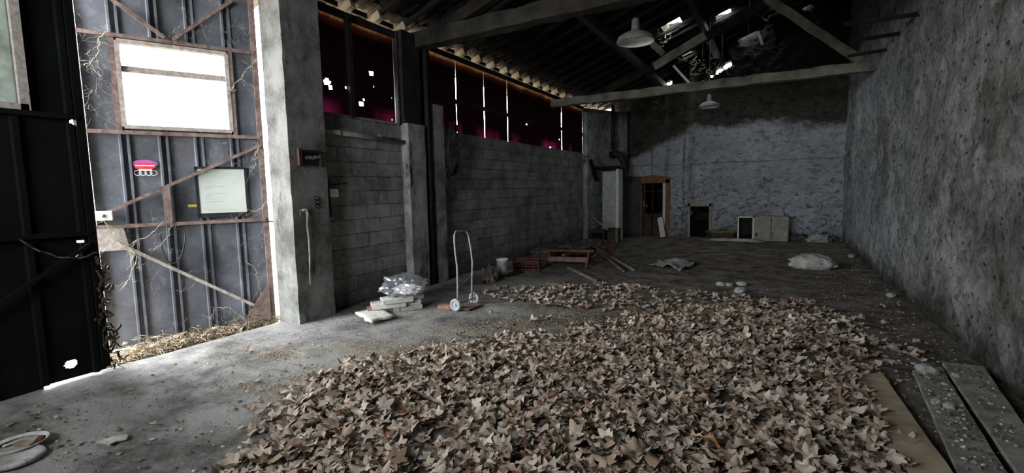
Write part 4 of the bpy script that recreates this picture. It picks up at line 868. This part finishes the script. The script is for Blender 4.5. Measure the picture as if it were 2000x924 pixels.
# ------------------------------------------------------------------ hollow blocks and plastic bag
def hollow(c, ang_, L, Wd_, H, mat, lab, tilt=0):
    mb = MB(); R = RZ(ang_) @ Matrix.Rotation(tilt, 3, 'Y'); c = Vector(c)
    mb.box(c+R @ Vector((0, 0, H-.008)), (L, Wd_, .016), R); mb.box(c+R @ Vector((0, 0, .006)), (L*.96, Wd_, .012), R)
    for k in (-.48, -.16, .16, .48): mb.box(c+R @ Vector((0, Wd_*k, H/2)), (L, Wd_*.05, H-.01), R)
    return tag(mb.build('hollow_block', mat), lab, 'block')
p = onz(757, 612); g = 'hollow clay and plaster blocks in the small stack'; a0 = math.radians(52)
hollow((p.x-.12, p.y+.05, 0), a0, .42, .24, .065, 'terracotta', 'reddish hollow block at the bottom left of the stack'); 
p2 = onz(785, 606); hollow((p2.x, p2.y+.08, 0), a0+.1, .4, .22, .065, 'plaster_block', 'pale hollow block at the bottom right of the stack')
hollow((p.x-.06, p.y+.08, .068), a0, .44, .24, .065, 'plaster_block', 'pale hollow block in the second layer, left side'); hollow((p2.x-.02, p2.y+.1, .068), a0-.1, .4, .22, .065, 'plaster_block', 'pale hollow block in the second layer, right side')
hollow((p.x+.04, p.y+.14, .136), a0+.05, .4, .22, .06, 'plaster_block', 'top left hollow block of the stack under the plastic bag'); hollow((p2.x+.0, p2.y+.12, .136), a0+.15, .4, .2, .06, 'plaster_block', 'top right hollow block of the stack under the plastic bag')
sheetpoly('plaster_slab', ((695, 616), (722, 636), (768, 622), (740, 606)), 'plaster_block', 'flat broken plaster slab lying in front of the block stack', 'slab', .03, .02, 8, .03)
pbx = p.lerp(p2, .5)+Vector((.0, .22, .198))
bag = empty('plastic_bag', pbx, 'crumpled clear plastic bag with white papers on the hollow block stack', 'bag')
def crump(name, c, r, mat, seed, par, amp=.28):
    o = lump(name, c, r, mat, None, None, seed, amp, 2.2, 4, par, False)
    for v in o.data.vertices:
        n_ = v.co.normalized(); v.co *= 1+.10*(abs(noise.noise(n_*6+Vector((seed, 0, 0))))*2-.5); v.co.z = max(v.co.z+r[2]*.75, 0)
    o.data.polygons.foreach_set('use_smooth', [False]*len(o.data.polygons)); return o
crump('film', pbx, (.30, .30, .16), 'plastic_film', 4, bag); crump('contents', pbx+Vector((.04, 0, .01)), (.19, .15, .07), 'white_paint', 8, bag, .4)
# ------------------------------------------------------------------ bucket, crate, junk along the long wall
p = onz(982, 541); bk = empty('bucket', (p.x, p.y, 0), 'dirty white bucket standing against the long block wall', 'bucket'); sc0 = topx(p)[2]/FPX
mb = MB(); hb = 36*sc0; mb.lathe((p.x, p.y, 0), [(0, .0), (9.5*sc0, 0), (11.5*sc0, hb), (12.3*sc0, hb), (12.3*sc0, hb-.02), (11.2*sc0, hb-.03), (9.2*sc0, .02), (0, .02)], 24); mb.build('tub', 'white_paint', bk, True)
mb = MB(); pts_ = [Vector((p.x+12.3*sc0*math.cos(a), p.y-.01, hb-.02-.10*math.sin(a))) for a in np.linspace(0, math.pi, 14)]; mb.tube([q-Vector((0, 12.3*sc0*math.sin(a_), 0)) for q, a_ in zip(pts_, np.linspace(0, math.pi, 14))], .003, 5); mb.build('handle', 'grey_metal', bk)
def crate(px0, px1, py, hpx, ang_, mat, lab, nm='plastic_crate'):
    c = onz((px0+px1)/2, py); s_ = topx(c)[2]/FPX; L = (px1-px0)*s_; H = hpx*s_; e_ = empty(nm, c, lab, 'crate'); R = RZ(ang_); mb = MB(); Dp = L*.65
    for sx in (-1, 1):
        mb.box(c+R @ Vector((sx*L/2, 0, H/2)), (.025, Dp, H), R)
        for zz_ in (.12, .42, .72, .96): mb.box(c+R @ Vector((0, sx*Dp/2, H*zz_)), (L, .015, H*.13), R)
        for xx in (-.3, 0, .3): mb.box(c+R @ Vector((xx*L, sx*Dp/2, H/2)), (.02, .018, H), R)
    mb.build('sides', mat, e_); mb = MB(); mb.box(c+Vector((0, 0, .01)), (L, Dp, .02), R); mb.build('base', mat, e_)
crate(1004, 1054, 526, 19, .35, 'red_plastic', 'red plastic crate beside the white bucket')
crate(1168, 1200, 486, 12, .2, 'red_plastic', 'small red crate between the round post and the doorway')
def st(nm, p, q, w, mat, lab, za=.03, zb=.03, cat='stick'):
    a_ = onz(*p, za); b_ = onz(*q, zb); mb = MB(); mb.rbox((a_+b_)/2, ((b_-a_).length, w, w*.7), (b_-a_).to_track_quat('X', 'Z').to_matrix(), .08, .004, 6, p[0]); tag(mb.build(nm, mat), lab, cat)
st('wooden_strip', (1092, 504), (1150, 479), .05, 'yellow_wood', 'yellowish strip slanting up to the foot of the round post', .08, .16)
st('wooden_strip', (1100, 498), (1138, 487), .06, 'yellow_wood', 'short yellowish strip on the orange trestle', .22, .24)
st('wooden_strip', (1168, 486), (1238, 527), .05, 'old_plank', 'long dark strip pointing from the post toward the hall centre', .14, .02)
st('wooden_strip', (1166, 487), (1218, 530), .045, 'yellow_wood', 'yellowish strip beside the long dark strip', .16, .02)
st('wooden_strip', (1110, 522), (1163, 548), .05, 'old_plank', 'grey strip lying nearest on the floor before the trestle', .05, .02)
st('wooden_strip', (1070, 553), (1095, 556), .05, 'yellow_wood', 'small yellowish strip on the bare floor', .02, .02)
st('long_lath', (942, 551), (1020, 531), .04, 'black_iron', 'dark lath lying along the floor by the bucket', .03, .03)
c = onz(1132, 522); tr = empty('trestle', c, 'low orange metal trestle at the foot of the round post', 'trestle'); L = .9; R = RZ(.2)
mb = MB(); mb.box(c+Vector((-.25, .1, .32)), (1.0, .06, .05), R); mb.build('top_rail', 'orange_paint', tr)
for sx in (-.68, .18):
    for sy in (-.12, .28): mb = MB(); mb.bar(c+Vector((sx, .1+(.02 if sy > 0 else -.02), .31)), c+Vector((sx, sy, 0)), .045, .045); mb.build('leg', 'orange_paint', tr)
mb = MB(); mb.box(c+Vector((-.25, .0, .15)), (.85, .03, .10), R); mb.build('side_board', 'rust_brown', tr)
for i, (x, y, r, lab) in enumerate(((1075, 510, .42, 'dark rubble heap behind the red crate along the block wall'), (1115, 500, .5, 'dark rubble heap under the orange trestle'), (1165, 488, .35, 'dark rubble heap at the foot of the round post'), (958, 556, .12, 'dark rubble lump between the hand truck and the bucket'))):
    c = onz(x, y); lump('rubble_pile', (c.x-.15, c.y+.2, 0), (r, r*.8, .16), 'rubble_dark', lab, 'rubble', 30+i, .7, 2.4)
random.seed(31)
for i, (x, y, dx, dy, lab) in enumerate(((1080, 505, .35, .25, 'dark stick poking up left out of the rubble heap'), (1120, 500, -.2, .3, 'dark stick leaning in the rubble behind the trestle'), (1148, 522, .2, -.1, 'broken stick before the foot of the round post'), (1100, 512, .4, .1, 'dark slat across the rubble under the trestle'), (1185, 512, .2, -.2, 'short forked twig right of the trestle'))):
    c = onz(x, y); mb = MB(); mb.rbox(c+Vector((0, .1, .14)), (.55, .035, .03), (Vector((dx, dy, .15))).to_track_quat('X', 'Z').to_matrix(), .06, .006, 7, i); tag(mb.build('stick', 'brown_sack'), lab, 'stick')
# ------------------------------------------------------------------ plate and lid, bottom left
c = onz(40, 866, .03); r = .5*(onz(2, 880, .03)-onz(88, 850, .03)).length; r = max(.14, min(r, .22))
pt = empty('round_tray', c, 'round white-rimmed tray holding cut offcuts at the lower left corner', 'tray')
mb = MB(); mb.lathe(c, [(0, -.028), (r*.8, -.028), (r, 0), (r*.99, .006), (r*.80, -.018), (0, -.02)], 36); mb.build('dish', 'old_plank', pt, True)
mb = MB(); mb.lathe(c, [(r*.86, -.008), (r*.99, .004), (r*1.01, .010), (r*.97, .014), (r*.84, -.002)], 36); mb.build('rim', 'cloth_grey', pt, True)
for k, (dx, dy, w, h, mt, lab) in enumerate(((.0, .02, .10, .06, 'ochre_cloth', 'yellowish card scrap in the middle of the round tray'), (-.07, -.02, .09, .03, 'cloth_grey', 'pale paper scrap at the left in the round tray'), (.02, .09, .07, .04, 'red_plastic', 'dark red scrap at the back of the round tray'))):
    mb = MB(); mb.rbox(c+Vector((dx, dy, -.01+.004*k)), (w, h, .008), RZ(.5+k), .02, .004, 15, k); tag(mb.build('scrap', mt), lab, 'scrap')
c = onz(32, 893, .02); mb = MB(); r2 = r*.95; mb.lathe(c, [(0, -.012), (r2, -.018), (r2*1.0, .0), (r2*.93, .012), (r2*.6, .004), (0, .008)], 30); tag(mb.build('round_slab', 'concrete_dark', smooth=True), 'grey round slab lying in front of the tray at the lower left', 'slab')
# ------------------------------------------------------------------ litter
def leafmesh(seed, stalk=True):
    r_ = random.Random(seed); n = 26; out = []
    lob = [(90, 1.0), (38, .92), (142, .92), (-18, .66), (198, .66)]
    for i in range(n):
        a = math.radians(-90+360*i/n+r_.uniform(-3, 3)); best = .42
        for (l, R_) in lob:
            d = abs((math.degrees(a)-l+180) % 360-180)
            if d < 30: best = max(best, R_*(1-.50*(d/30)**1.1))
        if abs((math.degrees(a)+90+180) % 360-180) < 12: best = .12
        out.append((a, best*(1+r_.uniform(-.12, .12))))
    V = [(0, 0, 0)]; F = []; ph = [r_.uniform(0, 6) for _ in range(4)]; cu = r_.uniform(.10, .50)*r_.choice((1, 1, -1)); tw = r_.uniform(-.6, .6); fold = r_.uniform(.0, .6)
    def Zf(x, y):
        q = x*x+y*y; return cu*q+tw*x*y+fold*abs(x)*.5+(.16*math.sin(5*x+ph[0])*math.cos(4*y+ph[1])+.10*math.sin(9*x+ph[3])*q)+.22*q*math.sin(3*math.atan2(y, x)+ph[2])
    for kk in (.5, 1.0):
        for a, R_ in out:
            x, y = R_*kk*math.cos(a), R_*kk*math.sin(a); V.append((x*(1-.12*abs(cu)), y*(1-.12*abs(cu)), Zf(x, y)))
    for i in range(n):
        j = (i+1) % n; F.append((0, 1+i, 1+j)); F.append((1+i, 1+n+i, 1+n+j, 1+j))
    if stalk:
        b_ = len(V); z = Zf(0, -.1); V += [(-.014, -.1, z), (.014, -.1, z), (.012, -.9, z+.05), (-.004, -.9, z+.05)]; F.append((b_, b_+1, b_+2, b_+3))
    return np.array(V), F
LV = [leafmesh(s_) for s_ in range(14)]
def W2(q): p = onz(*q); return (p.x, p.y)
dense = [W2(q) for q in ((380, 1250), (430, 930), (520, 880), (555, 845), (545, 805), (560, 775), (620, 748), (700, 722), (800, 700), (900, 684), (1000, 672), (1130, 656), (1180, 640), (1225, 622), (1300, 610), (1420, 606), (1540, 618), (1620, 640), (1670, 672), (1690, 715), (1672, 745), (1705, 810), (1770, 924), (1900, 1250))]
sparse = [W2(q) for q in ((250, 1200), (420, 900), (480, 800), (540, 760), (690, 705), (900, 665), (1100, 645), (1220, 610), (1060, 598), (930, 578), (960, 562), (1200, 556), (1400, 575), (1600, 590), (1690, 640), (1800, 690), (1745, 720), (1700, 735), (1790, 900), (1960, 1250))]
def inpoly(x, y, P):
    c_ = False; j = len(P)-1
    for i in range(len(P)):
        if (P[i][1] > y) != (P[j][1] > y) and x < (P[j][0]-P[i][0])*(y-P[i][1])/(P[j][1]-P[i][1])+P[i][0]: c_ = not c_
        j = i
    return c_
random.seed(77); PL = []
xs_ = [p[0] for p in sparse]; ys_ = [p[1] for p in sparse]
x0, x1, y0, y1 = max(min(xs_), -5), min(max(xs_), 1.5), max(min(ys_), .6), max(ys_)
area_ = (x1-x0)*(y1-y0)
for i in range(int(area_*430)):
    x, y = random.uniform(x0, x1), random.uniform(y0, y1)
    if inpoly(x, y, dense): dens = 1.0 if noise.noise(Vector((x*1.3, y*1.3, 0))) > -.42 else .35
    elif inpoly(x, y, sparse): dens = .20
    elif y > 3 and x > -3.3: dens = .012
    else: dens = 0
    if random.random() > dens: continue
    q = topx((x, y, .03))
    if not (-80 < q[0] < 2080 and q[1] < 1010): continue
    heap = .075 if dens > .5 else .01
    s_ = random.uniform(.05, .095)
    z = .012+random.random()**1.3*heap
    t1, t2 = random.gauss(0, .19 if dens > .5 else .10), random.gauss(0, .19 if dens > .5 else .10)
    PL.append((x, y, z+s_*.15*abs(t1), t1, t2, random.uniform(0, 6.283), s_, random.randrange(14), s_/q[2]))
for (x, y) in ((485, 685), (600, 712), (725, 702), (535, 742), (432, 655), (1500, 590), (1462, 596)): pass
print('leaves', len(PL))
def Rm3(t1, t2, tz): return Matrix.Rotation(tz, 3, 'Z') @ Matrix.Rotation(t1, 3, 'X') @ Matrix.Rotation(t2, 3, 'Y')
PL.sort(key=lambda r: -r[8]); inframe = lambda r: (lambda q: 10 < q[0] < 1990 and q[1] < 915)(topx(r[:3]))
ind = [r for r in PL if inframe(r)][:285]; ids = set(map(id, ind)); rest = [r for r in PL if id(r) not in ids]
LM = []
for V, F in LV:
    me = bpy.data.meshes.new('dry_leaf'); me.from_pydata([tuple(v) for v in V], [], F); me.polygons.foreach_set('use_smooth', [True]*len(me.polygons)); me.materials.append(M['leaf_brown']); LM.append(me)
for r in ind:
    o = bpy.data.objects.new('dry_leaf', LM[r[7]]); COL.objects.link(o); o.location = r[:3]; o.rotation_euler = Rm3(r[3], r[4], r[5]).to_euler(); o.scale = (r[6],)*3
    tag(o, 'dry curled brown plane tree leaf in the near part of the leaf carpet', 'leaf', 'dry leaves nearest in the carpet')
AV = []; AF = []; off = 0
for r in rest:
    V, F = LV[r[7]]; R = np.array(Rm3(r[3], r[4], r[5])); AV.append((V*r[6]) @ R.T+np.array(r[:3])); AF += [tuple(i+off for i in f) for f in F]; off += len(V)
def litter(name, AV, AF, mat, label, cat, smooth=True):
    me = bpy.data.meshes.new(name); me.from_pydata(np.concatenate(AV).tolist(), [], AF); me.materials.append(M[mat])
    if smooth: me.polygons.foreach_set('use_smooth', [True]*len(me.polygons))
    o = bpy.data.objects.new(name, me); COL.objects.link(o); return tag(o, label, cat, kind='stuff')
litter('leaf_litter', AV, AF, 'leaf_brown', 'dry brown leaves spread over the middle and far floor', 'leaves')
def oneleaf(px, py, s_, k, t1, t2, tz, lab, mat='leaf_brown', z=.03):
    c = onz(px, py, z); me = LM[k].copy(); me.materials.clear(); me.materials.append(M[mat]); o = bpy.data.objects.new('dry_leaf', me); COL.objects.link(o)
    o.location = c; o.rotation_euler = Rm3(t1, t2, tz).to_euler(); o.scale = (s_,)*3; tag(o, lab, 'leaf')
oneleaf(1368, 852, .13, 3, .5, .1, 3.5, 'large orange-tan leaf standing out at the lower centre right of the leaf carpet', 'leaf_orange', .13)
oneleaf(1690, 757, .06, 5, .1, .1, 1, 'small orange leaf on the far end of the plywood plank', 'leaf_orange', .06)
oneleaf(1795, 690, .05, 6, .1, .1, 2, 'small orange leaf near the bright white stone by the right wall', 'leaf_orange', .02)
oneleaf(105, 818, .05, 2, 0, .1, 2, 'small pale leaf alone behind the round tray', 'leaf_brown', .02)
for (x, y, s_, k, lab) in ((485, 685, .07, 1, 'lone crumpled leaf on the dusty floor in front of the gate'), (592, 714, .06, 4, 'pale leaf left of the seed litter'), (725, 702, .06, 7, 'pale leaf at the top edge of the leaf carpet'), (505, 742, .06, 8, 'curled leaf alone left of the carpet edge'), (300, 829, .05, 9, 'small leaf on the bare floor above the torn card')): oneleaf(x, y, s_, k, .1, .1, k, lab, z=.025)
# torn pale card
P = [onz(x, y, .02) for x, y in ((187, 862), (192, 856), (212, 855), (228, 851), (247, 847), (250, 852), (247, 857), (228, 861), (214, 868), (200, 864))]; mb = MB(); n = len(P); mb.add([tuple(p) for p in P]+[(p.x, p.y, .012) for p in P], [tuple(range(n))]+[tuple(reversed(range(n, 2*n)))]+[(i, (i+1) % n, n+(i+1) % n, n+i) for i in range(n)]); tag(mb.build('torn_card', 'cloth_grey'), 'torn pale piece of card on the bare floor at the lower left', 'card')
# chips, crumbs and seed litter
ZC = 0
def chips(n, fn, smin, smax, flat_, name, mat, label, cat):
    AV = []; AF = []; off = 0
    for i in range(n):
        p = fn()
        if p is None: continue
        s_ = random.uniform(smin, smax)*random.choice((.5, .7, 1, 1)); k = random.randrange(4, 6); a0_ = random.uniform(0, 6.28); pts_ = []
        for j in range(k): a = a0_+6.283*j/k; rr = s_*random.uniform(.6, 1.1); pts_.append((p[0]+rr*math.cos(a), p[1]+rr*math.sin(a), .001))
        pts_.append((p[0]+random.uniform(-.3, .3)*s_, p[1]+random.uniform(-.3, .3)*s_, .003+s_*flat_*random.uniform(.3, 1))); V = np.array(pts_); V[:, 2] += .004+ZC
        AV.append(V); AF += [(off+j, off+(j+1) % k, off+k) for j in range(k)]; off += k+1
    litter(name, AV, AF, mat, label, cat, False)
def anyfloor():
    x, y = random.uniform(-5.0, 1.5), 1+random.random()**1.4*14.6
    if random.random() < .35: x = 1.5-abs(random.gauss(0, .55)); 
    if x < -5: return None
    return x, y
chips(9000, anyfloor, .006, .022, .5, 'floor_crumbs', 'chips', 'small crumbs of plaster, dirt and leaf all over the floor', 'crumbs')
def onplank():
    x, y = random.choice(((1783, 727), (1841, 709))); P_ = {1783: ((1790, 725), (1836, 722), (1960, 918), (1885, 918)), 1841: ((1850, 712), (1925, 722), (2000, 850), (1960, 870))}[x]
    u_, v_ = random.random(), random.random()**1.2; a_ = [P_[0][k]*(1-u_)+P_[1][k]*u_ for k in (0, 1)]; b_ = [P_[3][k]*(1-u_)+P_[2][k]*u_ for k in (0, 1)]
    p = onz(a_[0]*(1-v_)+b_[0]*v_, a_[1]*(1-v_)+b_[1]*v_, .06); return (p.x, p.y)
ZC = .052
chips(420, onplank, .005, .022, .9, 'plank_crumbs', 'chips', 'plaster crumbs scattered on the two grey planks', 'crumbs')
ZC = 0
def seeds():
    t_ = random.random(); line = ((560, 760), (650, 728), (760, 700), (860, 676), (700, 680), (560, 690), (900, 650), (980, 640), (1080, 618)); a_ = random.choice(line); x, y = a_[0]+random.gauss(0, 55), a_[1]+random.gauss(0, 9)
    p = onz(x, y); return (p.x, p.y)
chips(5200, seeds, .005, .014, .5, 'seed_litter', 'seed_fluff', 'yellowish seed fluff scattered along the left edge of the leaf carpet', 'seed litter')
# debris bank and dead grass along the gate threshold
AV = []; AF = []; off = 0; random.seed(3)
for i in range(900):
    t_ = random.random(); y = 1.85+t_*1.9; x = -5.58-abs(random.gauss(0, .22))*(1.15-t_*.8)-.02; V, F = LV[random.randrange(14)]; s_ = random.uniform(.025, .06)
    R = np.array(Rm3(random.gauss(0, .5), random.gauss(0, .5), random.uniform(0, 6))); AV.append((V*s_) @ R.T+np.array((x, y, -.04+random.random()*.06))); AF += [tuple(q+off for q in f) for f in F]; off += len(V)
litter('threshold_litter', AV, AF, 'leaf_brown', 'bank of crushed leaves along the gate threshold', 'leaves')
mb = MB()
for i in range(420):
    t_ = random.random(); y = 1.85+t_*1.95; x = -5.56-abs(random.gauss(0, .15)); p = Vector((x, y, random.uniform(-.05, .02)))
    d = Vector((random.gauss(0, .12), random.gauss(0, .16), random.uniform(-.02, .10 if random.random() < .8 else .25))); mb.tube(strand(p, p+d, -.04, 5, .03, seed=i*.9), .0022, 3, False)
tag(mb.build('dead_grass', 'straw'), 'pale dead grass and straw along the foot of the gate', 'grass', kind='stuff')
mb = MB()
for (x, y) in ((560, 720), (585, 745), (440, 790), (250, 760), (520, 800), (900, 905)):
    p = onz(x, y); mb.tube([(q.x, q.y, max(q.z, .006)) for q in strand(p, p+Vector((random.uniform(-.25, .25), random.uniform(-.2, .2), 0)), 0, 10, .09, seed=x)], .0025, 4)
tag(mb.build('straw_stalks', 'straw'), 'thin bent straw stalks on the dusty floor', 'straw', kind='stuff')
